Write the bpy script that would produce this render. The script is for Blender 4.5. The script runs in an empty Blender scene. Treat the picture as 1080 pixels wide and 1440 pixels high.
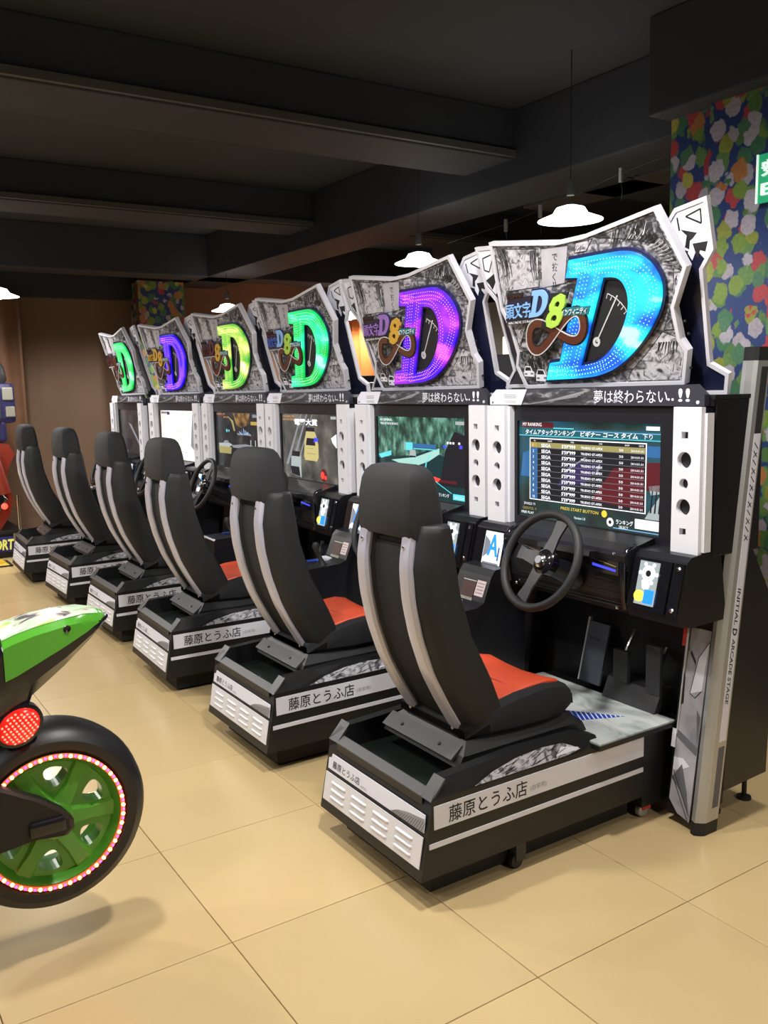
import bpy, bmesh, math, random
from mathutils import Vector, Matrix
random.seed(7)
PI = math.pi
scene = bpy.context.scene
COL = scene.collection

# ------------------------------------------------------------------ camera
FPX, YAW, PIT, ROLL = 1247.46, 0.9941, -0.1383, -0.0212
CAM = Vector((2.5932, -1.4382, 1.5343))
cd = bpy.data.cameras.new('camera'); cam = bpy.data.objects.new('camera', cd); COL.objects.link(cam)
fw = Vector((-math.sin(YAW)*math.cos(PIT), math.cos(YAW)*math.cos(PIT), math.sin(PIT)))
rt = Vector((math.cos(YAW), math.sin(YAW), 0)); up = rt.cross(fw)
r2 = rt*math.cos(ROLL) + up*math.sin(ROLL); u2 = -rt*math.sin(ROLL) + up*math.cos(ROLL)
mw = Matrix((r2, u2, -fw)).transposed().to_4x4(); mw.translation = CAM
cam.matrix_world = mw
cd.sensor_fit = 'HORIZONTAL'; cd.sensor_width = 36.0; cd.lens = 36.0*FPX/1080.0
cd.clip_start = 0.02; cd.clip_end = 100
scene.camera = cam

# ------------------------------------------------------------------ world, exposure
w = bpy.data.worlds.new('world'); scene.world = w; w.use_nodes = True
w.node_tree.nodes['Background'].inputs[0].default_value = (0.75, 0.8, 1, 1)
w.node_tree.nodes['Background'].inputs[1].default_value = 0.03
vs = scene.view_settings
vs.view_transform = 'Standard'; vs.look = 'None'; vs.gamma = 1.0; vs.exposure = 0.40; vs.use_curve_mapping = False
LAMP_W = 60.0          # every pendant lamp of the hall
LAMP_COL = (1.0, 0.965, 0.92)

# ------------------------------------------------------------------ materials
MATS = {}
def P(name, col, rough=0.5, metal=0.0, emit=None, es=0.0, coat=0.0, bump=0.0, bscale=200.0, var=0.0, vscale=8.0, spec=0.5):
    m = bpy.data.materials.new(name); m.use_nodes = True
    nt = m.node_tree; b = nt.nodes['Principled BSDF']
    b.inputs['Base Color'].default_value = (*col, 1); b.inputs['Roughness'].default_value = rough
    b.inputs['Metallic'].default_value = metal; b.inputs['Coat Weight'].default_value = coat
    b.inputs['Coat Roughness'].default_value = 0.08; b.inputs['Specular IOR Level'].default_value = spec
    if emit:
        b.inputs['Emission Color'].default_value = (*emit, 1); b.inputs['Emission Strength'].default_value = es
    tc = nt.nodes.new('ShaderNodeTexCoord')
    if var > 0:
        n = nt.nodes.new('ShaderNodeTexNoise'); n.inputs['Scale'].default_value = vscale; n.inputs['Detail'].default_value = 4
        nt.links.new(tc.outputs['Object'], n.inputs['Vector'])
        mx = nt.nodes.new('ShaderNodeMix'); mx.data_type = 'RGBA'
        mx.inputs[6].default_value = (*[max(0, c*(1-var)) for c in col], 1); mx.inputs[7].default_value = (*[min(1, c*(1+var)) for c in col], 1)
        nt.links.new(n.outputs['Fac'], mx.inputs[0]); nt.links.new(mx.outputs[2], b.inputs['Base Color'])
    if bump > 0:
        n2 = nt.nodes.new('ShaderNodeTexNoise'); n2.inputs['Scale'].default_value = bscale; n2.inputs['Detail'].default_value = 3
        nt.links.new(tc.outputs['Object'], n2.inputs['Vector'])
        bp = nt.nodes.new('ShaderNodeBump'); bp.inputs['Strength'].default_value = bump; bp.inputs['Distance'].default_value = 0.002
        nt.links.new(n2.outputs['Fac'], bp.inputs['Height']); nt.links.new(bp.outputs[0], b.inputs['Normal'])
    MATS[name] = m
    return m
def ramp(nt, stops, interp='LINEAR'):
    r = nt.nodes.new('ShaderNodeValToRGB'); e = r.color_ramp.elements; r.color_ramp.interpolation = interp
    while len(e) > 1: e.remove(e[-1])
    e[0].position = stops[0][0]; e[0].color = (*stops[0][1], 1)
    for p, c in stops[1:]:
        k = e.new(p); k.color = (*c, 1)
    return r
def noise_mat(name, stops, scale, detail=5, rough=0.5, stretch=(1, 1, 1), dist=0.0, emit=0.0, interp='LINEAR', spec=0.4, coat=0.0):
    m = P(name, (0.5, 0.5, 0.5), rough, coat=coat, spec=spec); nt = m.node_tree; b = nt.nodes['Principled BSDF']
    tc = nt.nodes.new('ShaderNodeTexCoord'); mp = nt.nodes.new('ShaderNodeMapping'); mp.inputs['Scale'].default_value = stretch
    n = nt.nodes.new('ShaderNodeTexNoise'); n.inputs['Scale'].default_value = scale; n.inputs['Detail'].default_value = detail
    n.inputs['Distortion'].default_value = dist
    r = ramp(nt, stops, interp)
    nt.links.new(tc.outputs['Object'], mp.inputs[0]); nt.links.new(mp.outputs[0], n.inputs['Vector'])
    nt.links.new(n.outputs['Fac'], r.inputs[0])
    if emit > 0:
        b.inputs['Base Color'].default_value = (0.02, 0.02, 0.02, 1)
        nt.links.new(r.outputs[0], b.inputs['Emission Color']); b.inputs['Emission Strength'].default_value = emit
    else:
        nt.links.new(r.outputs[0], b.inputs['Base Color'])
    return m

P('black_plastic', (0.009, 0.009, 0.012), 0.36, bump=0.12, bscale=700)
P('black_gloss', (0.008, 0.008, 0.011), 0.14, coat=0.5)
P('black_metal', (0.010, 0.010, 0.011), 0.45, bump=0.08, bscale=900)
P('grey_metal', (0.055, 0.055, 0.058), 0.42, bump=0.06, bscale=900)
P('shade_box', (0.006, 0.006, 0.006), 0.7)  # near-black for the box added under the seat base as shade
P('tray_black', (0.012, 0.017, 0.015), 0.3)
P('seat_fabric', (0.010, 0.010, 0.013), 0.85, bump=0.4, bscale=900)
P('head_fabric', (0.016, 0.0155, 0.018), 0.8, bump=0.4, bscale=900)
P('seat_side', (0.013, 0.0135, 0.0155), 0.6, bump=0.25, bscale=500)
P('orange_vinyl', (0.72, 0.085, 0.03), 0.45, bump=0.15, bscale=500, var=0.06, vscale=20)
P('orange_seam', (0.55, 0.06, 0.02), 0.5)
P('silver_bar', (0.58, 0.58, 0.70), 0.34, metal=0.35)
P('aluminium', (0.52, 0.53, 0.53), 0.36, metal=0.6)
P('chrome', (0.8, 0.8, 0.82), 0.15, metal=1.0)
P('white_panel', (0.78, 0.78, 0.84), 0.35, var=0.03)
P('white_print', (0.80, 0.81, 0.92), 0.4)
P('white_rim', (0.62, 0.62, 0.69), 0.4)
P('ink', (0.012, 0.012, 0.014), 0.6)
P('ink_grey', (0.13, 0.13, 0.15), 0.6)
P('print_grey', (0.30, 0.30, 0.32), 0.6)
P('navy', (0.012, 0.016, 0.075), 0.25, coat=0.3)
P('navy_dark', (0.010, 0.012, 0.04), 0.25, coat=0.3)
P('strip_dark', (0.035, 0.035, 0.05), 0.35)
P('bezel', (0.014, 0.013, 0.018), 0.3)
P('rubber', (0.012, 0.012, 0.013), 0.55)
P('brown_sticker', (0.06, 0.025, 0.02), 0.5)
P('beige_sticker', (0.26, 0.25, 0.21), 0.5)
P('pink_sticker', (0.7, 0.55, 0.55), 0.5)
P('blue_print', (0.02, 0.06, 0.42), 0.4)
P('red_sticker', (0.6, 0.05, 0.03), 0.5)
P('pedal_grey', (0.10, 0.11, 0.14), 0.4, metal=0.3)
P('dark_grey', (0.030, 0.030, 0.033), 0.45)
P('logo_blue', (0.05, 0.13, 0.5), 0.3, coat=0.3)
P('logo_cyan', (0.25, 0.5, 0.9), 0.3, coat=0.3)
P('logo_lime', (0.45, 0.72, 0.10), 0.3, coat=0.3)
P('logo_gold', (0.65, 0.38, 0.05), 0.3, coat=0.3)
P('logo_violet', (0.30, 0.16, 0.52), 0.3, coat=0.3)
P('logo_brown', (0.10, 0.028, 0.018), 0.3, coat=0.3)
P('logo_teal', (0.02, 0.17, 0.2), 0.3)
P('silver_line', (0.6, 0.6, 0.62), 0.4)
noise_mat('pale_tone', [(0.3, (0.22, 0.22, 0.25)), (0.5, (0.42, 0.41, 0.46)), (0.7, (0.50, 0.49, 0.54))], 8, 3, 0.45)
noise_mat('manga_mid', [(0.30, (0.02, 0.02, 0.024)), (0.46, (0.09, 0.09, 0.10)), (0.54, (0.25, 0.25, 0.28)), (0.64, (0.48, 0.47, 0.51))], 26, 7, 0.45, (1, 1, 1.7), 1.2)
noise_mat('manga_light', [(0.30, (0.03, 0.03, 0.035)), (0.42, (0.25, 0.25, 0.28)), (0.52, (0.50, 0.49, 0.54)), (0.7, (0.62, 0.61, 0.66))], 18, 7, 0.45, (1, 1, 1.4), 2.0)
noise_mat('manga_dark', [(0.36, (0.010, 0.010, 0.012)), (0.5, (0.05, 0.05, 0.06)), (0.6, (0.2, 0.2, 0.22)), (0.72, (0.42, 0.42, 0.46))], 34, 7, 0.45, (1, 1, 0.8), 1.6)
noise_mat('manga_strip', [(0.36, (0.02, 0.02, 0.026)), (0.55, (0.07, 0.07, 0.085)), (0.66, (0.3, 0.3, 0.34))], 14, 7, 0.4, (0.7, 1, 3.0), 1.0)
noise_mat('foot_plate', [(0.35, (0.34, 0.38, 0.37)), (0.5, (0.58, 0.62, 0.61)), (0.7, (0.68, 0.69, 0.67))], 5, 3, 0.25, (1, 2, 1), 0.8, coat=0.3)

def letter_mat(name, stops, s):
    return noise_mat(name, stops, 4.5, 3, 0.3, (1.0, 1.0, 2.4), 0.6, emit=s)
letter_mat('glow_cyan', [(0.33, (0.0, 0.11, 0.75)), (0.43, (0.0, 0.34, 0.95)), (0.50, (0.0, 0.66, 1.0)), (0.62, (0.02, 0.85, 0.95)), (0.70, (0.55, 1.0, 1.0))], 0.95)
letter_mat('glow_purple', [(0.36, (0.05, 0.0, 0.85)), (0.48, (0.17, 0.01, 0.75)), (0.58, (0.42, 0.02, 0.85)), (0.70, (0.85, 0.12, 0.9))], 0.9)
letter_mat('glow_teal', [(0.36, (0.0, 0.55, 0.07)), (0.5, (0.0, 0.75, 0.20)), (0.6, (0.02, 0.85, 0.48)), (0.72, (0.5, 1.0, 0.8))], 0.95)
letter_mat('glow_lime', [(0.36, (0.05, 0.45, 0.03)), (0.5, (0.35, 0.65, 0.07)), (0.6, (0.75, 0.8, 0.2)), (0.72, (0.95, 0.95, 0.6))], 0.95)
letter_mat('glow_blue', [(0.36, (0.0, 0.0, 0.75)), (0.55, (0.03, 0.0, 0.9)), (0.70, (0.10, 0.02, 0.95))], 0.95)
letter_mat('glow_green', [(0.36, (0.0, 0.6, 0.08)), (0.55, (0.03, 0.85, 0.2)), (0.72, (0.5, 1.0, 0.65))], 0.95)
for n, c, s in [('led_cyan', (0.35, 0.95, 1.0), 1.5), ('led_pink', (1.0, 0.25, 0.75), 2.2), ('led_green', (0.5, 1.0, 0.7), 1.5), ('led_yellow', (0.95, 1.0, 0.5), 1.5)]:
    P(n, (0.1, 0.1, 0.1), 0.3, emit=c, es=s)
def E(name, c, s=1.0): return P(name, (0.01, 0.01, 0.01), 0.2, emit=c, es=s, spec=0.5)
E('e_white', (0.95, 0.95, 1.0), 1.1); E('e_black', (0.010, 0.010, 0.014), 1.0); E('e_teal', (0.01, 0.10, 0.13), 1.0)
E('e_grey', (0.22, 0.23, 0.26), 1.0); E('e_darkred', (0.10, 0.008, 0.014), 1.0); E('e_blue', (0.03, 0.13, 0.32), 1.0)
E('e_cyan', (0.12, 0.65, 0.72), 1.0); E('e_yellow', (0.85, 0.62, 0.05), 1.0); E('e_red', (1.0, 0.04, 0.03), 1.6)
E('e_gold', (0.42, 0.30, 0.07), 1.0); E('e_lightblue', (0.2, 0.42, 0.7), 1.0); E('e_road', (0.35, 0.62, 0.55), 1.0)
E('e_darkteal', (0.006, 0.030, 0.035), 1.0); E('e_purple', (0.035, 0.022, 0.085), 1.0); E('e_cream', (0.52, 0.44, 0.18), 1.0)
E('e_olive', (0.32, 0.28, 0.10), 1.0); E('e_palegrey', (0.35, 0.4, 0.4), 1.0); E('e_orangetext', (0.65, 0.32, 0.1), 1.0)
E('e_bluestrip', (0.05, 0.06, 0.75), 1.2); E('e_btnblue', (0.02, 0.25, 0.95), 1.3); E('e_btnyellow', (0.95, 0.8, 0.1), 1.1)
noise_mat('e_ranking', [(0.35, (0.006, 0.008, 0.012)), (0.5, (0.010, 0.035, 0.03)), (0.62, (0.01, 0.07, 0.11)), (0.75, (0.02, 0.13, 0.2))], 5, 4, 0.2, emit=1.0)
noise_mat('e_forest', [(0.32, (0.004, 0.016, 0.013)), (0.46, (0.02, 0.07, 0.05)), (0.56, (0.07, 0.19, 0.14)), (0.68, (0.22, 0.42, 0.34))], 22, 6, 0.2, (1, 1, 0.6), emit=1.0)
noise_mat('e_asphalt', [(0.35, (0.025, 0.024, 0.022)), (0.55, (0.085, 0.08, 0.07)), (0.7, (0.2, 0.19, 0.16))], 6, 4, 0.2, emit=1.0)
noise_mat('e_night', [(0.38, (0.006, 0.008, 0.010)), (0.55, (0.016, 0.02, 0.024)), (0.70, (0.06, 0.06, 0.05))], 9, 5, 0.2, emit=1.0)
noise_mat('e_sunsetcloud', [(0.35, (0.03, 0.018, 0.01)), (0.5, (0.15, 0.08, 0.025)), (0.65, (0.36, 0.20, 0.06))], 14, 5, 0.2, emit=1.0)
noise_mat('e_fog', [(0.30, (0.55, 0.40, 0.32)), (0.45, (0.95, 0.88, 0.78)), (0.6, (1.0, 1.0, 0.96))], 3, 2, 0.2, emit=1.05)
noise_mat('e_dim', [(0.35, (0.010, 0.009, 0.010)), (0.6, (0.03, 0.027, 0.027)), (0.75, (0.07, 0.065, 0.06))], 7, 4, 0.2, emit=1.0)
# room
P('wall_brown', (0.22, 0.138, 0.094), 0.8, var=0.10, vscale=2.5)
P('wall_dark', (0.030, 0.029, 0.030), 0.85, var=0.2, vscale=2)
P('ceiling_black', (0.034, 0.037, 0.046), 0.85, var=0.25, vscale=1.5)
P('beam_black', (0.034, 0.037, 0.046), 0.75, var=0.2, vscale=2)
P('duct_grey', (0.08, 0.075, 0.073), 0.6, var=0.2, vscale=2)
P('grout', (0.22, 0.17, 0.10), 0.8)
P('lamp_white', (0.85, 0.85, 0.82), 0.4, emit=(1.0, 0.95, 0.86), es=4.0)
P('lamp_bulb', (0.9, 0.9, 0.9), 0.4, emit=(1.0, 0.95, 0.86), es=14.0)
P('cord_black', (0.02, 0.02, 0.02), 0.6)
P('clip_grey', (0.22, 0.22, 0.21), 0.5)
P('curtain_orange', (0.62, 0.16, 0.03), 0.8, var=0.15, vscale=6)
P('curtain_brown', (0.20, 0.10, 0.055), 0.85, var=0.2, vscale=6)
P('board_grey', (0.28, 0.25, 0.21), 0.7, var=0.08)
P('sign_green', (0.02, 0.28, 0.12), 0.4, emit=(0.02, 0.45, 0.2), es=0.35)
P('sign_white', (0.8, 0.85, 0.82), 0.4, emit=(0.7, 0.9, 0.8), es=0.5)

def tile_mat():
    m = P('floor_tile', (0.6, 0.46, 0.25), 0.24, spec=0.5); nt = m.node_tree; b = nt.nodes['Principled BSDF']
    tc = nt.nodes.new('ShaderNodeTexCoord'); geo = nt.nodes.new('ShaderNodeNewGeometry'); oi = nt.nodes.new('ShaderNodeObjectInfo')
    n = nt.nodes.new('ShaderNodeTexNoise'); n.inputs['Scale'].default_value = 1.6; n.inputs['Detail'].default_value = 6
    nt.links.new(geo.outputs['Position'], n.inputs['Vector'])
    r = ramp(nt, [(0.3, (0.62, 0.455, 0.225)), (0.7, (0.66, 0.49, 0.25))]); nt.links.new(n.outputs['Fac'], r.inputs[0])
    hs = nt.nodes.new('ShaderNodeHueSaturation'); mr = nt.nodes.new('ShaderNodeMapRange')
    mr.inputs[3].default_value = 0.95; mr.inputs[4].default_value = 1.04
    nt.links.new(oi.outputs['Random'], mr.inputs[0]); nt.links.new(mr.outputs[0], hs.inputs['Value']); nt.links.new(r.outputs[0], hs.inputs['Color'])
    nt.links.new(hs.outputs[0], b.inputs['Base Color'])
    n2 = nt.nodes.new('ShaderNodeTexNoise'); n2.inputs['Scale'].default_value = 3
    nt.links.new(geo.outputs['Position'], n2.inputs['Vector'])
    mr2 = nt.nodes.new('ShaderNodeMapRange'); mr2.inputs[3].default_value = 0.22; mr2.inputs[4].default_value = 0.26
    nt.links.new(n2.outputs['Fac'], mr2.inputs[0]); nt.links.new(mr2.outputs[0], b.inputs['Roughness'])
tile_mat()
def flower_mat():
    m = P('flower_paint', (0.1, 0.1, 0.3), 0.5); nt = m.node_tree; b = nt.nodes['Principled BSDF']; L = nt.links.new
    tc = nt.nodes.new('ShaderNodeTexCoord')
    nz = nt.nodes.new('ShaderNodeTexNoise'); nz.inputs['Scale'].default_value = 22; nz.inputs['Detail'].default_value = 3
    L(tc.outputs['Object'], nz.inputs['Vector'])
    sub = nt.nodes.new('ShaderNodeVectorMath'); sub.operation = 'MULTIPLY_ADD'
    sub.inputs[1].default_value = (0.05, 0.05, 0.05); L(nz.outputs['Color'], sub.inputs[0]); L(tc.outputs['Object'], sub.inputs[2])
    base = (0.018, 0.05, 0.20); prev = None
    pals = [[(0.0, (0.10, 0.22, 0.06)), (0.22, (0.30, 0.34, 0.05)), (0.40, (0.06, 0.20, 0.10)), (0.55, (0.44, 0.40, 0.46)), (0.70, (0.48, 0.06, 0.07)), (0.85, (0.14, 0.28, 0.08))],
            [(0.0, (0.50, 0.46, 0.54)), (0.25, (0.46, 0.05, 0.06)), (0.42, (0.50, 0.20, 0.06)), (0.55, (0.20, 0.32, 0.05)), (0.75, (0.08, 0.22, 0.12)), (0.9, (0.48, 0.44, 0.08))]]
    for k, (sc, thr) in enumerate([(13.0, 0.50), (11.0, 0.42)]):
        v = nt.nodes.new('ShaderNodeTexVoronoi'); v.inputs['Scale'].default_value = sc
        mp = nt.nodes.new('ShaderNodeMapping'); mp.inputs['Location'].default_value = (k*3.3, k*1.7, k*5.1); mp.inputs['Scale'].default_value = (1, 1, 0.85)
        L(sub.outputs[0], mp.inputs[0]); L(mp.outputs[0], v.inputs['Vector'])
        r = ramp(nt, pals[k], 'CONSTANT'); sp = nt.nodes.new('ShaderNodeSeparateColor'); L(v.outputs['Color'], sp.inputs[0]); L(sp.outputs[0], r.inputs[0])
        mk = nt.nodes.new('ShaderNodeMapRange'); mk.inputs[1].default_value = thr; mk.inputs[2].default_value = thr+0.05; mk.inputs[3].default_value = 1; mk.inputs[4].default_value = 0
        L(v.outputs['Distance'], mk.inputs[0])
        mx = nt.nodes.new('ShaderNodeMix'); mx.data_type = 'RGBA'; mx.inputs[6].default_value = (*base, 1)
        if prev: L(prev.outputs[2], mx.inputs[6])
        L(mk.outputs[0], mx.inputs[0]); L(r.outputs[0], mx.inputs[7]); prev = mx
    n3 = nt.nodes.new('ShaderNodeTexNoise'); n3.inputs['Scale'].default_value = 60; n3.inputs['Detail'].default_value = 4; L(tc.outputs['Object'], n3.inputs['Vector'])
    mr = nt.nodes.new('ShaderNodeMapRange'); mr.inputs[3].default_value = 0.5; mr.inputs[4].default_value = 1.1; L(n3.outputs['Fac'], mr.inputs[0])
    hs = nt.nodes.new('ShaderNodeHueSaturation'); L(mr.outputs[0], hs.inputs['Value']); L(prev.outputs[2], hs.inputs['Color'])
    L(hs.outputs[0], b.inputs['Base Color'])
flower_mat()

# ------------------------------------------------------------------ mesh helpers
class Frame:
    def __init__(s, O, U, V):
        s.O = Vector(O); s.U = Vector(U).normalized(); s.V = Vector(V).normalized(); s.N = s.U.cross(s.V)
    def M(s, u=0, v=0, w=0, rot=0.0, sx=1, sy=1, shear=0.0):
        c, si = math.cos(rot), math.sin(rot)
        a = (s.U*c + s.V*si)*sx; b = (-s.U*si + s.V*c)*sy + a*shear
        m = Matrix((a, b, s.N)).transposed().to_4x4(); m.translation = s.O + s.U*u + s.V*v + s.N*w
        return m
    def p(s, u, v, w=0): return s.O + s.U*u + s.V*v + s.N*w
class AFrame(Frame):                       # sheared frame: axes kept as given
    def __init__(s, O, U, V):
        s.O = Vector(O); s.U = Vector(U); s.V = Vector(V); s.N = s.U.cross(s.V).normalized()
FRONT = lambda y: Frame((0, y, 0), (1, 0, 0), (0, 0, 1))
SIDE = lambda x: Frame((x, 0, 0), (0, 1, 0), (0, 0, 1))
TOP = lambda z: Frame((0, 0, z), (1, 0, 0), (0, 1, 0))

class MB:
    def __init__(s): s.v = []; s.f = []; s.m = []; s.mats = []
    def mi(s, mat):
        if mat not in s.mats: s.mats.append(mat)
        return s.mats.index(mat)
    def raw(s, vs, fs, mat, M=None):
        o = len(s.v); k = s.mi(mat)
        s.v += [tuple(M @ Vector(q)) if M else tuple(q) for q in vs]
        for f in fs: s.f.append([i+o for i in f]); s.m.append(k)
        return s
    def mesh(s, me, mat, M=None):
        return s.raw([q.co for q in me.vertices], [list(p.vertices) for p in me.polygons], mat, M)
    def box(s, a, b, mat, M=None, bev=0.0):
        x0, y0, z0 = a; x1, y1, z1 = b
        if bev > 0:
            bm = bmesh.new(); bmesh.ops.create_cube(bm, size=1)
            for v in bm.verts: v.co = Vector(((x0+x1)/2 + v.co.x*(x1-x0), (y0+y1)/2 + v.co.y*(y1-y0), (z0+z1)/2 + v.co.z*(z1-z0)))
            bmesh.ops.bevel(bm, geom=list(bm.edges), offset=bev, segments=2, affect='EDGES', profile=0.6)
            bm.verts.index_update(); r = s.raw([v.co.copy() for v in bm.verts], [[v.index for v in f.verts] for f in bm.faces], mat, M); bm.free(); return r
        vs = [(x0, y0, z0), (x1, y0, z0), (x1, y1, z0), (x0, y1, z0), (x0, y0, z1), (x1, y0, z1), (x1, y1, z1), (x0, y1, z1)]
        return s.raw(vs, [[0, 3, 2, 1], [4, 5, 6, 7], [0, 1, 5, 4], [1, 2, 6, 5], [2, 3, 7, 6], [3, 0, 4, 7]], mat, M)
    def loft(s, rings, mat, closed=True, caps=True, M=None):
        n = len(rings[0]); vs = [q for r in rings for q in r]; fs = []
        for i in range(len(rings)-1):
            for j in range(n if closed else n-1):
                k = (j+1) % n; fs.append([i*n+j, i*n+k, (i+1)*n+k, (i+1)*n+j])
        if caps and closed:
            fs.append(list(range(n))[::-1]); fs.append([(len(rings)-1)*n+j for j in range(n)])
        return s.raw(vs, fs, mat, M)
    def prism_x(s, prof, x0, x1, mat):   # profile of (y,z) swept in x
        return s.loft([[(x0, y, z) for y, z in prof], [(x1, y, z) for y, z in prof]], mat)
    def plate(s, loops, w0, w1, fr, mat, bev=0.0):   # loops in (u,v); solid between normal offsets w0..w1
        me = plate_mesh(loops, abs(w1-w0), bev)
        return s.mesh(me, mat, fr.M(w=(w0+w1)/2))
    def rect(s, u0, v0, u1, v1, w0, w1, fr, mat):
        vs = [fr.p(u, v, ww) for ww in (w0, w1) for u, v in ((u0, v0), (u1, v0), (u1, v1), (u0, v1))]
        return s.raw(vs, [[0, 3, 2, 1], [4, 5, 6, 7], [0, 1, 5, 4], [1, 2, 6, 5], [2, 3, 7, 6], [3, 0, 4, 7]], mat)
    def quad(s, pts, w0, w1, fr, mat):
        n = len(pts); vs = [fr.p(u, v, ww) for ww in (w0, w1) for u, v in pts]
        fs = [list(range(n))[::-1], [n+i for i in range(n)]] + [[i, (i+1) % n, n+(i+1) % n, n+i] for i in range(n)]
        return s.raw(vs, fs, mat)
    def line(s, a, b, wd, w0, w1, fr, mat):
        a = Vector(a); b = Vector(b); d = (b-a); n = Vector((-d.y, d.x)).normalized()*wd/2
        return s.quad([a-n, b-n, b+n, a+n], w0, w1, fr, mat)
    def text(s, t, size, fr, u, v, mat, w=0.0, ex=0.0, rot=0.0, fit=None, off=0.0, shear=0.0, align='LEFT'):
        me, wd = text_mesh(t, ex, off)
        sx = size
        if fit: sx = fit/wd
        du = {'LEFT': 0, 'CENTER': -wd/2*sx, 'RIGHT': -wd*sx}[align]
        c, si = math.cos(rot), math.sin(rot)
        return s.mesh(me, mat, fr.M(u+du*c, v+du*si, w, rot, sx, size, shear*size/sx))
    def tube(s, pts, r, mat, seg=8, caps=True):
        pts = [Vector(p) for p in pts]; rings = []
        rr = r if isinstance(r, (list, tuple)) else [r]*len(pts)
        ref = None
        for i, p in enumerate(pts):
            t = (pts[min(i+1, len(pts)-1)] - pts[max(i-1, 0)]).normalized()
            if ref is None: ref = Vector((0, 0, 1)) if abs(t.z) < 0.9 else Vector((1, 0, 0))
            a = t.cross(ref).normalized(); b = a.cross(t).normalized(); ref = b
            rings.append([p + (a*math.cos(2*PI*k/seg) + b*math.sin(2*PI*k/seg))*rr[i] for k in range(seg)])
        return s.loft(rings, mat, caps=caps)
    def lathe(s, prof, mat, M, seg=24):   # profile (r, h) about local z
        rings = [[(r*math.cos(2*PI*k/seg), r*math.sin(2*PI*k/seg), h) for k in range(seg)] for r, h in prof]
        return s.loft(rings, mat, M=M, caps=True)
    def build(s, name, parent=None, smooth=None, kind=None, label=None):
        me = bpy.data.meshes.new(name); me.from_pydata(s.v, [], s.f)
        for m in s.mats: me.materials.append(MATS[m])
        me.polygons.foreach_set('material_index', s.m)
        bm = bmesh.new(); bm.from_mesh(me); bmesh.ops.recalc_face_normals(bm, faces=bm.faces); bm.to_mesh(me); bm.free()
        if smooth:
            me.polygons.foreach_set('use_smooth', [True]*len(me.polygons)); me.set_sharp_from_angle(angle=math.radians(smooth))
        me.update()
        o = bpy.data.objects.new(name, me); COL.objects.link(o)
        if parent: o.parent = parent
        if kind: o['kind'] = kind
        if label: o['label'] = label
        return o
_tmp = {}
def _curve_to_mesh(c):
    o = bpy.data.objects.new('tmp', c); COL.objects.link(o)
    dg = bpy.context.evaluated_depsgraph_get(); me = bpy.data.meshes.new_from_object(o.evaluated_get(dg))
    bpy.data.objects.remove(o); bpy.data.curves.remove(c); return me
def text_mesh(t, ex, off):
    k = (t, ex, off)
    if k not in _tmp:
        c = bpy.data.curves.new('t', 'FONT'); c.body = t; c.resolution_u = 2; c.extrude = ex; c.offset = off
        me = _curve_to_mesh(c); xs = [v.co.x for v in me.vertices]; x0 = min(xs)
        for v in me.vertices: v.co.x -= x0
        _tmp[k] = (me, max(xs)-x0)
    return _tmp[k]
def plate_mesh(loops, t, bev=0.0):
    c = bpy.data.curves.new('p', 'CURVE'); c.dimensions = '2D'; c.fill_mode = 'BOTH'
    c.extrude = max(t/2-bev, 0); c.bevel_depth = bev; c.offset = -bev; c.bevel_resolution = 0
    for lp in loops:
        sp = c.splines.new('POLY'); sp.points.add(len(lp)-1); sp.use_cyclic_u = True
        for i, (u, v) in enumerate(lp): sp.points[i].co = (u, v, 0, 1)
    return _curve_to_mesh(c)
def circ(cx, cy, r, n=20): return [(cx+r*math.cos(2*PI*k/n), cy+r*math.sin(2*PI*k/n)) for k in range(n)]
def rectl(u0, v0, u1, v1): return [(u0, v0), (u1, v0), (u1, v1), (u0, v1)]
def inset(poly, d):
    n = len(poly); out = []; A = sum(poly[i][0]*poly[(i+1) % n][1]-poly[(i+1) % n][0]*poly[i][1] for i in range(n)); sg = 1 if A > 0 else -1
    for i in range(n):
        p0, p1, p2 = Vector(poly[i-1]), Vector(poly[i]), Vector(poly[(i+1) % n])
        a = (p1-p0).normalized(); b = (p2-p1).normalized()
        na = Vector((-a.y, a.x))*sg; nb = Vector((-b.y, b.x))*sg; k = na+nb
        k = k/max(k.dot(k)/2, 0.35); out.append(tuple(p1 + k*d))
    return out
def smooth_poly(p, it=2, keep=()):
    for _ in range(it):
        q = []; nk = []
        for i in range(len(p)):
            a = Vector(p[i]); b = Vector(p[(i+1) % len(p)]); z = Vector(p[i-1])
            if i in keep: nk.append(len(q)); q.append(tuple(a))
            else: q.append(tuple(a*0.75+z*0.25)); q.append(tuple(a*0.75+b*0.25))
        p = q; keep = nk
    return p
def inside(pt, poly):
    x, y = pt; r = False; n = len(poly)
    for i in range(n):
        x1, y1 = poly[i]; x2, y2 = poly[(i+1) % n]
        if (y1 > y) != (y2 > y) and x < (x2-x1)*(y-y1)/(y2-y1)+x1: r = not r
    return r
def lerp(tab, t):
    if t <= tab[0][0]: return tab[0][1]
    for (a, va), (b, vb) in zip(tab, tab[1:]):
        if t <= b: return va+(vb-va)*(t-a)/(b-a)
    return tab[-1][1]
def empty(name, loc=(0, 0, 0)):
    o = bpy.data.objects.new(name, None); COL.objects.link(o); o.location = loc; o.empty_display_size = 0.1; return o
def tag(o, label=None, cat=None, group=None, kind=None):
    if label: o['label'] = label
    if cat: o['category'] = cat
    if group: o['group'] = group
    if kind: o['kind'] = kind
    return o

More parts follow.
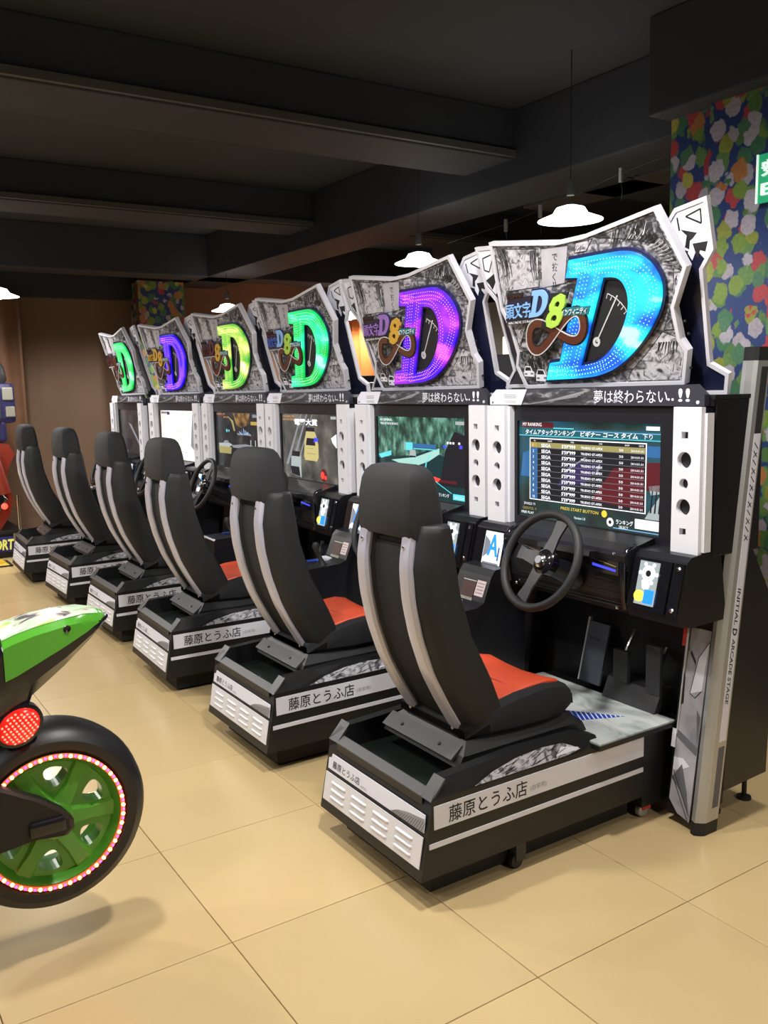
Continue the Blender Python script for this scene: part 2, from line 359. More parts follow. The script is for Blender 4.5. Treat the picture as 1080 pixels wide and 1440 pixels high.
# ================================================================== ROOM
# floor: tiles of 0.6 m laid on a screed; every tile in view is an object
T = 0.6; TX, TY = 0.4126, -0.5598
fl = MB().box((-8.2, -6.2, -0.06), (6.2, 7.2, -0.0105), 'grout').build('floor'); tag(fl, kind='structure')
g = 0.0012
def tile_mb(x0, y0):
    t = MB(); a = 0.0022
    r = lambda k, z: [(x0+k, y0+k, z), (x0+T-k, y0+k, z), (x0+T-k, y0+T-k, z), (x0+k, y0+T-k, z)]
    t.loft([r(g, -0.010), r(g, -0.0012), r(g+a*0.5, 0.0)], 'floor_tile'); return t
def in_view(q, mx=1.06):
    d = Vector(q)-CAM; z = d.dot(fw)
    if z < 0.3: return None
    a = d.dot(r2)/z*FPX; b = d.dot(u2)/z*FPX
    return z if abs(a) < 540*mx+40 and abs(b) < 720*mx+40 else None
cand, rest = [], []
for i in range(-15, 10):
    for j in range(-10, 13):
        x0, y0 = TX+i*T, TY+j*T
        if x0 < -8.2 or x0+T > 6.2 or y0 < -6.2 or y0+T > 7.2: continue
        d = [in_view((x0+a*T, y0+b*T, 0)) for a in (0, .5, 1) for b in (0, .5, 1)]; d = [q for q in d if q]
        (cand.append((min(d), i, j)) if d else rest.append((i, j)))
cand.sort(); tm = None
for k, (d, i, j) in enumerate(cand):
    if k >= 290: rest.append((i, j)); continue
    if tm is None: tm = tile_mb(0, 0).build('floor_tile', fl); o = tm
    else: o = tm.copy(); COL.objects.link(o)
    o.location = (TX+i*T, TY+j*T, 0)
tb = MB()
for i, j in rest:
    t = tile_mb(TX+i*T, TY+j*T); tb.raw(t.v, t.f, 'floor_tile')
tb.build('floor_tiling', fl, kind='stuff')

CZ = 3.25
cl = MB().box((-8.2, -6.2, CZ), (6.2, 7.2, CZ+0.1), 'ceiling_black').build('ceiling'); tag(cl, kind='structure')
for (a, b) in [((-2.35, -6.0, 2.95), (-1.85, 7.0, CZ)), ((-4.95, -6.0, 2.95), (-4.5, 7.0, CZ)), ((2.0, -6.0, 2.92), (2.5, 7.0, CZ)), ((-7.3, -6, 2.80), (-6.9, 7.0, CZ))]:
    MB().box(a, b, 'beam_black', bev=0.01).build('beam', cl)
MB().box((-8.0, 2.48, 2.80), (6.0, 3.0, CZ), 'beam_black', bev=0.01).build('beam', cl)
MB().box((-0.45, 2.10, 2.80), (6.0, 2.47, CZ), 'beam_black', bev=0.01).build('beam', cl)
MB().box((-1.845, -6.0, 2.96), (-1.815, 7.0, 3.0), 'duct_grey').build('lit_edge', cl)  # paler strip along the beam, standing for its lit lower edge
MB().box((-4.495, -6.0, 2.96), (-4.465, 7.0, 3.0), 'duct_grey').build('lit_edge', cl)  # same on the next beam: lit edge put in as a paler strip
MB().box((-3.0, 3.6, 2.95), (-0.3, 3.95, 3.15), 'duct_grey', bev=0.01).build('air_duct', cl)
MB().box((-5.6, 4.6, 2.95), (-4.6, 4.95, 3.15), 'duct_grey', bev=0.01).build('air_duct', cl)

tag(MB().box((-8.2, -6.2, 0), (-8.0, 7.2, CZ), 'wall_brown').build('wall_left'), kind='structure')
tag(MB().box((-8.0, -6.2, 2.62), (-7.85, 2.0, CZ), 'beam_black').build('trim_1'), kind='structure')
tag(MB().box((-8.2, 7.0, 0), (6.2, 7.2, CZ), 'wall_dark').build('wall_back'), kind='structure')
tag(MB().box((6.0, -6.2, 0), (6.2, 7.2, CZ), 'wall_dark').build('wall_right'), kind='structure')
tag(MB().box((-8.2, -6.2, 0), (6.2, -6.0, CZ), 'wall_dark').build('wall_front'), kind='structure')

# flower-painted columns
pc = empty('painted_column', (0, 2.5, 0)); tag(pc, 'wide column painted with colourful flowers, right behind the nearest machine', 'column')
MB().box((-0.43, -0.25, 0), (1.3, 0.30, 2.80), 'flower_paint').build('shaft', pc)
MB().box((-0.17, -0.30, 0), (0.18, -0.25, 2.80), 'flower_paint').build('pilaster', pc)
MB().box((0.18, -0.335, 0), (1.3, -0.25, 2.80), 'flower_paint').build('pilaster', pc)
pc2 = empty('painted_column', (-7.5, 2.1, 0)); tag(pc2, 'narrow dim flower-painted column at the end of the brown wall', 'column')
MB().box((-0.06, -0.22, 0), (0.0, 0.32, 2.80), 'flower_paint').build('shaft', pc2)
MB().box((-0.42, -0.18, 0), (-0.06, 0.30, 2.80), 'flower_paint').build('core', pc2)

# exit sign
es = empty('exit_sign', (0.118, 2.16, 2.30)); tag(es, 'green illuminated exit sign hung on the flower-painted column', 'sign')
f0 = Frame((0, -0.012, 0), (1, 0, 0), (0, 0, 1))
MB().box((0, -0.012, 0), (0.42, 0.004, 0.205), 'sign_green', bev=0.003).build('panel', es)
b = MB(); b.rect(0.0, 0, 0.008, 0.205, 0, 0.006, f0, 'sign_white'); b.rect(0.412, 0, 0.42, 0.205, 0, 0.006, f0, 'sign_white'); b.build('frame', es)
b = MB(); b.text('安全出口', 0.07, f0, 0.03, 0.115, 'sign_white', w=0.004, ex=0.01, off=0.01); b.text('EXIT', 0.07, f0, 0.03, 0.03, 'sign_white', w=0.004, ex=0.01, off=0.01, fit=0.2)
b.build('lettering', es)

# ------------------------------------------------------------------ pendant lamps
def pendant(loc, label, k=1.0, first=[None]):
    x, y, z = loc
    root = empty('pendant_lamp', loc); tag(root, label, 'lamp', 'pendant lamps of the hall')
    if first[0] is None:
        s = MB(); s.lathe([(0.03, 0.075), (0.075, 0.062), (0.095, 0.03), (0.17, 0.0), (0.172, -0.004), (0.165, -0.004), (0.09, 0.024), (0.02, 0.04)], 'lamp_white', Matrix(), 28); a = s.build('shade', root, 50)
        s = MB(); s.lathe([(0.001, -0.03), (0.03, -0.022), (0.042, 0.0), (0.03, 0.03), (0.018, 0.05)], 'lamp_bulb', Matrix(), 16); c = s.build('bulb', root, 60)
        s = MB(); s.tube([(0, 0, 0.074), (0, 0, 0.12)], 0.022, 'cord_black'); s.tube([(0, 0, 0.12), (0, 0, 0.5)], 0.0028, 'cord_black'); d = s.build('cord', root)
        first[0] = (a, c, d)
    else:
        for q in first[0]:
            o = q.copy(); COL.objects.link(o); o.parent = root
    for o in root.children:
        if o.name.startswith('cord'): o.scale = (1, 1, (CZ-z)/0.5)
    l = bpy.data.lights.new('pendant_light', 'SPOT'); l.energy = LAMP_W*k; l.color = LAMP_COL; l.shadow_soft_size = 0.08; l.spot_size = math.radians(174); l.spot_blend = 0.35
    lo = bpy.data.objects.new('pendant_light', l); COL.objects.link(lo); lo.parent = root; lo.location = (0, 0, -0.06)
for q, lb in [((-0.94, 2.08, 2.40), 'pendant lamp with flat white shade above the nearest cyan sign'),
              ((-2.62, 2.29, 2.40), 'pendant lamp with flat white shade above the purple sign'),
              ((-6.50, 2.52, 2.40), 'pendant lamp behind the yellow-green and blue signs'),
              ((-6.90, 4.30, 2.40), 'pendant lamp seen in the gap left of the purple sign'),
              ((-5.86, 0.10, 2.40), 'pendant lamp at the left edge, in front of the brown wall')]:
    pendant(q, lb)
AISLE = [((0.80, -0.05, 2.95), 2.2, 'over the seat of the nearest machine'), ((0.0, -0.90, 2.78), 1.5, 'over the tail of the green motorcycle'),
         ((-2.6, -1.4, 2.7), 1.3, 'over the aisle behind the third seat'), ((-5.0, -1.4, 2.7), 1.3, 'over the aisle behind the farthest seats'),
         ((1.9, 1.6, 2.75), 0.35, 'added right of the flower-painted column to light it'), ((3.9, 0.4, 2.6), 1.3, 'added right of the camera to light the machine sides'), ((1.2, -2.9, 2.7), 0.6, 'added over the front of the green motorcycle to light the rear panels'), ((-2.0, -3.4, 2.7), 1.0, 'over the middle of the open floor'), ((-6.7, -2.2, 3.0), 2.2, 'added in front of the brown wall to brighten it')]  # lamps by column, camera side, motorcycle front and wall are added fill light
for q, k, lb in AISLE:
    pendant(q, 'pendant lamp '+lb+', outside the photograph', k)

# clip string by the column
cs = [(-0.43, 2.32, 2.668), (-0.82, 2.33, 2.64), (-1.46, 2.35, 2.565), (-1.78, 2.36, 2.535), (-2.4, 2.38, 2.51)]
tag(MB().tube(cs, 0.0012, 'cord_black', 6).build('string'), 'thin string stretched from the flower-painted column to the left', 'string')
for (x, y, z), lb in zip(cs[1:4], ['grey clip nearest the flower column on the thin string', 'middle grey clip on the thin string', 'leftmost grey clip on the thin string']):
    r = empty('peg_clip', (x, y, z)); tag(r, lb, 'clip', 'clips on the string')
    MB().box((-0.010, -0.008, -0.045), (0.010, 0.008, 0.03), 'clip_grey', bev=0.003).build('jaw', r)
    MB().tube([(0, 0, -0.045), (0.012, 0, -0.09), (0.004, 0, -0.14)], 0.002, 'cord_black', 6).build('hook', r)

# things behind the machines
def curtain(name, x0, x1, y, z0, z1, mat, label, along='x', n=9):
    b = MB(); pts = []
    for k in range(n*8+1):
        t = k/(n*8); pts.append((x0+(x1-x0)*t, y + 0.035*math.sin(t*n*2*PI)))
    th = 0.01
    mk = lambda p, z: (p[0], p[1], z) if along == 'x' else (p[1], p[0], z)
    ring = [mk(p, 0) for p in pts] + [mk((p[0], p[1]+th), 0) for p in reversed(pts)]
    b.loft([[(q[0], q[1], z) for q in ring] for z in (z0, (z0+z1)/2, z1)], mat)
    o = b.build(name, smooth=60); tag(o, label, 'curtain'); return o
curtain('curtain', -7.9, -6.1, 4.62, 0.0, 2.46, 'curtain_orange', 'orange curtain in the gap left of the purple sign')
curtain('curtain', -1.5, 0.62, -7.65, 0.9, 2.60, 'curtain_brown', 'brown curtain hanging on the brown wall by the left edge', 'y')
dk = empty('dark_cabinet', (-5.8, 3.6, 0)); tag(dk, 'dark cabinet in front of the orange curtain, in the gap left of the purple sign', 'cabinet')
MB().box((-1.2, 0, 0), (0.8, 0.35, 1.60), 'black_plastic', bev=0.01).build('body', dk)
MB().box((-0.4, -0.02, 1.60), (0.1, 0.3, 1.68), 'grey_metal', bev=0.02).build('top_box', dk)
bd = MB().box((-4.35, 3.98, 0), (-3.3, 4.08, 2.30), 'board_grey', bev=0.006).build('partition'); tag(bd, 'grey-beige partition seen between the purple and cyan signs', 'partition')
bx_ = empty('light_box', (-2.95, 3.2, 0)); tag(bx_, 'small lit box on a dark cabinet between the purple and cyan signs', 'light box')
MB().box((-0.35, 0, 0), (0.6, 0.4, 1.78), 'black_plastic', bev=0.01).build('cabinet', bx_)
P('warm_glow', (0.8, 0.7, 0.55), 0.4, emit=(1.0, 0.82, 0.6), es=0.9)
MB().box((0.1, 0.05, 1.78), (0.6, 0.3, 1.92), 'warm_glow', bev=0.01).build('lit_panel', bx_)

# ================================================================== RACING MACHINE (prototype at origin, x right, y towards the screen)
M0 = empty('racing_arcade_machine')
rnd = random.Random(3)
VAR = {}                     # parts whose material or shape differs from machine to machine

# ---- seat base
BX = 0.603
b = MB()
b.loft([[(0, -0.042, 0.092), (BX, -0.042, 0.092), (BX, 0.92, 0.092), (0, 0.92, 0.092)], [(0, 0.0, 0.30), (BX, 0.0, 0.30), (BX, 0.92, 0.30), (0, 0.92, 0.30)]], 'black_metal')
for s in (0, 1):   # side walls with chamfered outer top
    xo = lambda d: (d if s == 0 else BX-d)
    pr = lambda y, zt: [(xo(0), y, 0.30), (xo(0), y, 0.334), (xo(0.022), y, zt), (xo(0.058), y, zt), (xo(0.058), y, 0.30)]
    b.loft([[(q[0], 0.0+ (0.0 if q[2] < 0.34 else 0.048), q[2]) for q in pr(0, 0.385)], pr(0.10, 0.387), pr(0.35, 0.40), pr(0.62, 0.392), pr(0.70, 0.365)], 'black_metal')
b.box((0.05, 0.002, 0.30), (BX-0.05, 0.02, 0.328), 'black_metal')
b.box((0.05, 0.62, 0.30), (BX-0.05, 0.70, 0.36), 'black_metal')
base = b.build('seat_base', M0)
b = MB(); b.box((0.055, 0.018, 0.300), (BX-0.055, 0.64, 0.306), 'tray_black'); b.build('tray', base)
b = MB()   # painted rear rim and the two raised corner caps
b.loft([[(x, -0.001, 0.329), (x, -0.001, 0.333), (x, 0.026, 0.352), (x, 0.031, 0.350), (x, 0.031, 0.32)] for x in (0.050, BX-0.050)], 'grey_metal')
for s in (0, 1):
    x0, x1 = (0.002, 0.056) if s == 0 else (BX-0.056, BX-0.002)
    b.raw([(x0, -0.001, 0.331), (x1, -0.001, 0.331), (x1, 0.052, 0.390), (x0, 0.052, 0.390), (x0, 0.004, 0.327), (x1, 0.004, 0.327), (x1, 0.056, 0.386), (x0, 0.056, 0.386)],
          [[0, 1, 2, 3], [4, 7, 6, 5], [0, 4, 5, 1], [1, 5, 6, 2], [2, 6, 7, 3], [3, 7, 4, 0]], 'grey_metal')
b.build('rim', base)
RE = Frame((0, 0, 0.326), (1, 0, 0), (0, 0.045, 0.25))
b = MB(); b.quad([(0.012, -0.203), (0.588, -0.203), (0.588, -0.106), (0.012, -0.106)], 0, 0.003, RE, 'white_panel'); b.build('rear_panel', base)
lv = None
for c in range(4):
    for r in range(3):
        if lv is None:
            l = MB(); N = 6
            ring = [[(u, 0.006*math.sin(PI*k/N)*(-1), -0.0055+0.011*k/N) for k in range(N+1)] for u in (-0.042, 0.042)]
            l.loft([[(-0.046, 0, q[2]*0.9) for q in ring[0]], [(-0.040, q[1], q[2]) for q in ring[0]], [(0.040, q[1], q[2]) for q in ring[0]], [(0.046, 0, q[2]*0.9) for q in ring[0]]], 'white_panel')
            lv = l.build('louver', base, 60); o = lv
        else: o = lv.copy(); COL.objects.link(o)
        o.location = RE.p(0.102+c*0.131, -0.131-r*0.025, 0.003); o.rotation_euler.x = -math.atan(0.045/0.25)
b = MB(); b.quad([(0.022, -0.092), (0.588, -0.092), (0.585, -0.040), (0.040, -0.038), (0.036, -0.052), (0.020, -0.056)], 0, 0.003, RE, 'white_print')
b.build('rear_sign', base)
b = MB(); b.text('藤原とうふ店', 0.027, RE, 0.05, -0.081, 'ink', w=0.0034, fit=0.175, off=0.008); b.text('(自家用)', 0.010, RE, 0.232, -0.085, 'print_grey', w=0.0034, fit=0.036)
b.build('rear_lettering', base)
b = MB(); b.quad([(0.41, -0.0915), (0.587, -0.0915), (0.584, -0.052), (0.50, -0.062), (0.45, -0.074)], 0.003, 0.0036, RE, 'print_grey')
for k in range(14):
    u = 0.425+k*0.0115; b.line((u, -0.091), (u+0.018, -0.091+0.012+0.0016*k), 0.0012, 0.0036, 0.004, RE, 'ink')
b.build('road_print', base)
SD = SIDE(BX)
b = MB(); b.rect(0.008, 0.243, 0.915, 0.316, 0, 0.002, SD, 'white_print'); b.build('side_stripe', base)
b = MB(); b.rect(-0.010, 0.186, 0.915, 0.2025, 0, 0.002, SD, 'white_print'); b.build('side_stripe', base)
b = MB(); b.text('藤原とうふ店', 0.056, SD, 0.062, 0.257, 'ink', w=0.0024, fit=0.31, off=0.009); b.text('(自家用)', 0.019, SD, 0.385, 0.264, 'print_grey', w=0.0024, fit=0.07)
b.build('side_lettering', base)
CH = Frame((BX, 0, 0.334), (0, 1, 0), (-0.022, 0, 0.055))
b = MB()
arc = [(0.165, 0.004), (0.24, 0.028), (0.34, 0.046), (0.45, 0.052), (0.54, 0.046), (0.575, 0.030), (0.61, 0.012), (0.55, 0.004)]
b.quad(arc, 0.0005, 0.003, CH, 'manga_light')
b.quad([(0.50, 0.012), (0.53, 0.036), (0.60, 0.020), (0.605, 0.012)], 0.003, 0.0034, CH, 'white_print')
for k in range(26):
    u = 0.19+rnd.random()*0.33; v = 0.006+rnd.random()*0.03; b.line((u, v), (u+0.02+rnd.random()*0.03, v+0.006+rnd.random()*0.008), 0.0018, 0.003, 0.0036, CH, 'ink')
b.build('road_decal', base)
b = MB(); b.box((0.055, 0.03, 0.012), (BX-0.055, 0.90, 0.10), 'shade_box'); b.build('shade_box', base)  # dark box added below the base to deepen the shade on the floor
for (x, y) in [(0.575, 0.955), (0.03, 0.955), (0.575, 0.36), (0.03, 0.36)]:
    b = MB(); b.lathe([(0.004, -0.012), (0.024, -0.010), (0.027, 0.0), (0.024, 0.010), (0.004, 0.012)], 'aluminium' if y > 0.9 else 'rubber', Matrix.Translation((x, y-0.01, 0.028)) @ Matrix.Rotation(PI/2, 4, 'Y'), 16)
    b.box((x-0.016, y-0.02, 0.03), (x+0.016, y+0.02, 0.095), 'red_sticker' if y > 0.9 else 'dark_grey'); b.build('caster', base, 50)

# ---- seat
SX = 0.312
YR = [(0.38, 0.275), (0.457, 0.222), (0.56, 0.160), (0.66, 0.108), (0.78, 0.067), (0.894, 0.043), (1.0, 0.036), (1.10, 0.052), (1.14, 0.066)]
YF = [(0.38, 0.41), (0.5, 0.375), (0.604, 0.328), (0.758, 0.246), (0.92, 0.196), (1.10, 0.172), (1.14, 0.160)]
HW = [(0.38, 0.170), (0.48, 0.195), (0.65, 0.205), (0.95, 0.207), (1.06, 0.204), (1.10, 0.204), (1.118, 0.202), (1.126, 0.192)]
b = MB(); rings = []
zs = [0.40+0.03*k for k in range(24)] + [1.105, 1.118, 1.126]
for z in zs:
    yr, yf, h = lerp(YR, z), lerp(YF, z), lerp(HW, z)
    half = [(0.0, yr+0.030), (0.078, yr+0.030), (0.088, yr+0.012), (0.154, yr+0.010), (h-0.016, yr+0.028), (h-0.002, yr+0.055), (h, (yr+yf)/2+0.01), (h-0.004, yf-0.016), (h-0.026, yf), (h-0.060, yf-0.012), (h-0.085, yf-0.045), (0.0, yf-0.055)]
    half = [(x, max(y, yr+0.010) if i < 4 else y) for i, (x, y) in enumerate(half)]
    rings.append([(SX+x, y, z) for x, y in half] + [(SX-x, y, z) for x, y in half[-2:0:-1]])
b.loft(rings, 'seat_side'); back = b.build('backrest', M0, 38)
b = MB(); rings = []   # centre panel between the bars
for z in [0.42+0.04*k for k in range(17)]:
    yr = lerp(YR, z); rings.append([(SX-0.082, yr+0.024, z), (SX, yr+0.020, z), (SX+0.082, yr+0.024, z), (SX+0.082, yr+0.034, z), (SX-0.082, yr+0.034, z)])
b.loft(rings, 'seat_fabric'); b.build('back_panel', back, 40)
for sx in (-1, 1):
    b = MB(); rings = []; N = 28
    for k in range(N+1):
        z = 0.425+(1.092-0.425)*k/N
        y = lerp(YR, z); d = 0.002
        y2 = (lerp(YR, z-0.02)+y+lerp(YR, z+0.02))/3
        cx = SX+sx*(0.120+0.003*math.sin(PI*k/N)); wd = 0.030+0.003*(1-k/N)
        rings.append([(cx-wd, y2+0.020, z), (cx-wd, y2+0.004, z), (cx-wd*0.72, y2-0.006, z), (cx, y2-0.009, z), (cx+wd*0.72, y2-0.006, z), (cx+wd, y2+0.004, z), (cx+wd, y2+0.020, z)])
    b.loft(rings, 'silver_bar'); bar = b.build('seat_bar', back, 30)
    b = MB()
    for z in (1.06, 0.455):
        b = MB(); y = lerp(YR, z); b.lathe([(0.0065, 0.0), (0.0065, 0.003), (0.003, 0.0045)], 'chrome', Frame((SX+sx*0.117, y-0.009, z), (1, 0, 0), (0, 0, 1)).M(), 10); b.build('screw', back, 40)
b = MB(); rings = []
for z, hx, y0, y1 in [(1.085, 0.156, 0.046, 0.165), (1.10, 0.157, 0.040, 0.172), (1.15, 0.153, 0.034, 0.170), (1.21, 0.147, 0.036, 0.164), (1.255, 0.140, 0.042, 0.156), (1.280, 0.130, 0.050, 0.148), (1.296, 0.112, 0.062, 0.138), (1.302, 0.085, 0.078, 0.125)]:
    c = 0.020
    q = [(hx-c, y0), (hx-0.005, y0+0.009), (hx, y0+c+0.01), (hx, y1-c), (hx-c, y1)]
    rings.append([(SX+x, y, z) for x, y in q] + [(SX-x, y, z) for x, y in q[::-1]])
b.loft(rings, 'head_fabric'); b.build('headrest', M0, 32)
b = MB(); rings = []   # cushion shell
for y, zb, zt, h in [(0.215, 0.43, 0.48, 0.175), (0.30, 0.415, 0.520, 0.198), (0.42, 0.41, 0.546, 0.205), (0.54, 0.41, 0.557, 0.206), (0.62, 0.415, 0.545, 0.202), (0.665, 0.43, 0.522, 0.19), (0.69, 0.455, 0.495, 0.17)]:
    half = [(0, zb), (h-0.03, zb), (h, zb+0.03), (h+0.004, zt-0.045), (h-0.004, zt-0.015), (h-0.030, zt), (h-0.06, zt-0.012), (0, zt-0.014)]
    rings.append([(SX+x, y, z) for x, z in half] + [(SX-x, y, z) for x, z in half[-2:0:-1]])
b.loft(rings, 'seat_fabric'); cush = b.build('seat_cushion', M0, 38)
b = MB(); rings = []
for y, z, h in [(0.27, 0.508, 0.150), (0.36, 0.532, 0.168), (0.48, 0.554, 0.178), (0.56, 0.558, 0.181), (0.612, 0.547, 0.176), (0.625, 0.538, 0.172)]:
    rings.append([(SX+h*t, y, z-0.004-(0.009 if abs(t) < 0.5 else 0.0)*0.5+0.010*(abs(t) > 0.95)-0.006*(abs(t) > 0.99)) for t in (-1, -0.97, -0.5, 0, 0.5, 0.97, 1)] + [(SX+h, y, z-0.03), (SX-h, y, z-0.03)])
b.loft(rings, 'orange_vinyl'); pad = b.build('orange_pad', cush, 40)
b = MB(); b.tube([(SX-0.16, 0.45, 0.5455), (SX, 0.46, 0.5445), (SX+0.16, 0.45, 0.5455)], 0.0022, 'orange_seam', 6); b.build('seam', cush)
# seat mount
b = MB()
b.loft([[(0.10, 0.165, 0.36), (0.52, 0.165, 0.36), (0.52, 0.72, 0.36), (0.10, 0.72, 0.36)], [(0.10, 0.185, 0.395), (0.52, 0.185, 0.395), (0.52, 0.70, 0.395), (0.10, 0.70, 0.395)], [(0.14, 0.22, 0.43), (0.49, 0.22, 0.43), (0.49, 0.66, 0.43), (0.14, 0.66, 0.43)]], 'black_metal')
mount = b.build('seat_mount', M0)
b = MB(); b.raw([(0.10, 0.158, 0.382), (0.490, 0.158, 0.382), (0.490, 0.204, 0.418), (0.10, 0.204, 0.418), (0.10, 0.166, 0.376), (0.490, 0.166, 0.376), (0.490, 0.212, 0.412), (0.10, 0.212, 0.412)],
      [[0, 1, 2, 3], [4, 7, 6, 5], [0, 4, 5, 1], [1, 5, 6, 2], [2, 6, 7, 3], [3, 7, 4, 0]], 'grey_metal'); b.build('bracket', mount)
b = MB()
for x in (0.19, 0.40):
    b = MB(); b.lathe([(0.006, 0), (0.006, 0.003), (0.003, 0.004)], 'ink', Frame((x, 0.181, 0.4000), (1, 0, 0), (0, 0.056, 0.042)).M(), 8); b.build('bolt', mount)

# ---- foot plate and lower cabinet
b = MB(); b.box((-0.04, 0.66, 0.335), (0.64, 1.10, 0.350), 'black_metal'); b.box((-0.035, 0.665, 0.350), (0.635, 1.04, 0.356), 'foot_plate')
fp = b.build('foot_plate', M0)
b = MB(); TPF = TOP(0.356)
BLUE = [(0.34, 0.80), (0.51, 0.925), (0.43, 0.745)]; b.quad(BLUE, 0, 0.0006, TPF, 'blue_print')
for k in range(12):
    t = k/12; b.line((BLUE[0][0]+(BLUE[1][0]-BLUE[0][0])*t, BLUE[0][1]+(BLUE[1][1]-BLUE[0][1])*t), (BLUE[2][0]+(BLUE[1][0]-BLUE[2][0])*t, BLUE[2][1]+(BLUE[1][1]-BLUE[2][1])*t), 0.004, 0.0006, 0.0012, TPF, 'white_print')
b.build('plate_print', fp)
LEAN = 0.128
b = MB()   # lower cabinet body (rear) with sloped back
b.prism_x([(1.13, 0.10), (1.41, 0.11), (1.43, 0.72), (1.265, 0.985), (1.15, 1.0)], -0.25, 0.752, 'black_plastic')
for x0, x1 in ((-0.25, -0.12), (0.64, 0.752)):
    b.prism_x([(1.00, 0.03), (1.16, 0.06), (1.20, 0.76), (1.09, 0.76)], x0, x1, 'black_plastic')
b.box((0.0, 0.915, 0.05), (0.602, 1.15, 0.334), 'black_metal')
body = b.build('cabinet_body', M0)
LF = Frame((0, 0.993, 0), (1, 0, 0), (0, LEAN, 1))
b = MB(); b.quad([(0.690, 0.045), (0.742, 0.030), (0.748, 0.70), (0.668, 0.70), (0.655, 0.30), (0.652, 0.085)], 0, 0.006, LF, 'pale_tone')
for pts, m in [([(0.668, 0.698), (0.700, 0.698), (0.672, 0.60)], 'print_grey'), ([(0.656, 0.42), (0.668, 0.43), (0.664, 0.52), (0.655, 0.55)], 'ink'), ([(0.653, 0.16), (0.69, 0.22), (0.72, 0.13), (0.735, 0.06), (0.70, 0.12)], 'ink_grey'),
               ([(0.654, 0.335), (0.742, 0.295), (0.742, 0.265), (0.654, 0.308)], 'ink_grey'), ([(0.656, 0.328), (0.742, 0.288), (0.742, 0.275), (0.656, 0.314)], 'white_print'),
               ([(0.654, 0.235), (0.69, 0.24), (0.72, 0.22), (0.68, 0.195), (0.655, 0.19)], 'white_print'), ([(0.690, 0.47), (0.735, 0.49), (0.745, 0.66), (0.71, 0.60)], 'white_print'),
               ([(0.668, 0.635), (0.700, 0.585), (0.700, 0.572), (0.668, 0.618)], 'ink'), ([(0.725, 0.42), (0.742, 0.40), (0.740, 0.30)], 'ink_grey')]:
    b.quad(pts, 0.006, 0.0068+0.0004*rnd.random(), LF, m)
for a, c in [((0.655, 0.17), (0.735, 0.035)), ((0.66, 0.185), (0.74, 0.05)), ((0.69, 0.47), (0.712, 0.46)), ((0.712, 0.46), (0.735, 0.49)), ((0.71, 0.60), (0.745, 0.66)), ((0.69, 0.47), (0.71, 0.60))]:
    b.line(a, c, 0.0022, 0.0068, 0.0076, LF, 'ink')
b.build('art_panel', body)
b = MB(); LF2 = Frame((0, 0.985, 0), (1, 0, 0), (0, LEAN, 1)); b.rect(0.640, 0.63, 0.656, 0.74, 0, 0.004, LF2, 'red_sticker'); b.rect(0.6555, 0.32, 0.6585, 0.74, -0.02, 0.004, LF2, 'silver_line'); b.rect(0.640, 0.27, 0.6555, 0.335, 0, 0.004, LF2, 'white_print')
b.build('edge_trim', body)
for (x, y) in [(0.70, 1.36), (-0.2, 1.36), (0.70, 1.18), (-0.2, 1.18)]:
    b = MB(); b.lathe([(0.026, 0), (0.026, 0.010), (0.009, 0.015), (0.009, 0.11)], 'rubber', Matrix.Translation((x, y, 0)), 14); b.build('foot', body, 50)
# pedals
pd = MB(); pd.box((-0.12, 1.12, 0.345), (0.64, 1.14, 0.74), 'black_plastic'); ped = pd.build('pedal_box', M0)
PF = Frame((0, 1.035, 0.385), (1, 0, 0), (0, 0.25, 1))
b = MB(); b.quad([(0.185, 0.0), (0.290, 0.0), (0.290, 0.235), (0.185, 0.235)], 0, 0.010, PF, 'pedal_grey'); b.rect(0.180, 0.0, 0.186, 0.25, -0.005, 0.012, PF, 'silver_line'); b.text('D Pedal', 0.018, PF, 0.205, 0.165, 'ink', w=0.0105, fit=0.05); b.build('foot_rest', ped)
b = MB(); b.tube([(0.385, 1.12, 0.62), (0.385, 1.07, 0.55), (0.38, 1.055, 0.45)], 0.008, 'chrome'); b.box((0.35, 1.035, 0.43), (0.42, 1.052, 0.55), 'dark_grey', bev=0.004); b.build('brake_pedal', ped, 40)
b = MB(); b.tube([(0.53, 1.12, 0.58), (0.53, 1.07, 0.50)], 0.008, 'chrome'); b.box((0.50, 1.04, 0.42), (0.565, 1.056, 0.60), 'dark_grey', bev=0.004); b.build('accelerator_pedal', ped, 40)
b = MB(); b.prism_x([(1.02, 0.357), (1.12, 0.357), (1.12, 0.44), (1.055, 0.43)], 0.31, 0.56, 'dark_grey'); b.build('heel_step', ped)
# ---- dashboard
b = MB(); b.prism_x([(0.985, 1.003), (0.905, 0.985), (0.855, 0.968), (0.838, 0.955), (0.838, 0.935), (0.862, 0.900), (0.858, 0.85), (0.862, 0.80), (0.878, 0.752), (0.92, 0.738), (1.16, 0.738), (1.16, 1.0)], -0.045, 0.572, 'black_plastic')
dash = b.build('dashboard', M0)
b = MB()   # grooved lower dash
DF = Frame((0, 0.860, 0), (1, 0, 0), (0, 0.02, 1))
for k in range(9): b.rect(0.02, 0.770+k*0.011, 0.54, 0.776+k*0.011, -0.006, 0.004, Frame((0, 0.868 if k < 4 else 0.862, 0), (1, 0, 0), (0, 0, 1)), 'black_plastic')
b.build('dash_groove', dash)
b = MB()
for u in (0.035, 0.415):
    b = MB(); b.rect(u, 0.885, u+0.13, 0.938, 0.0, 0.016, FRONT(0.856), 'black_gloss')
    b.quad([(u+0.012, 0.915), (u+0.118, 0.905), (u+0.118, 0.897), (u+0.012, 0.906)], 0.016, 0.018, FRONT(0.856), 'e_bluestrip')
    b.line((u+0.008, 0.932), (u+0.122, 0.916), 0.003, 0.016, 0.019, FRONT(0.856), 'chrome')
    b.build('vent', dash)
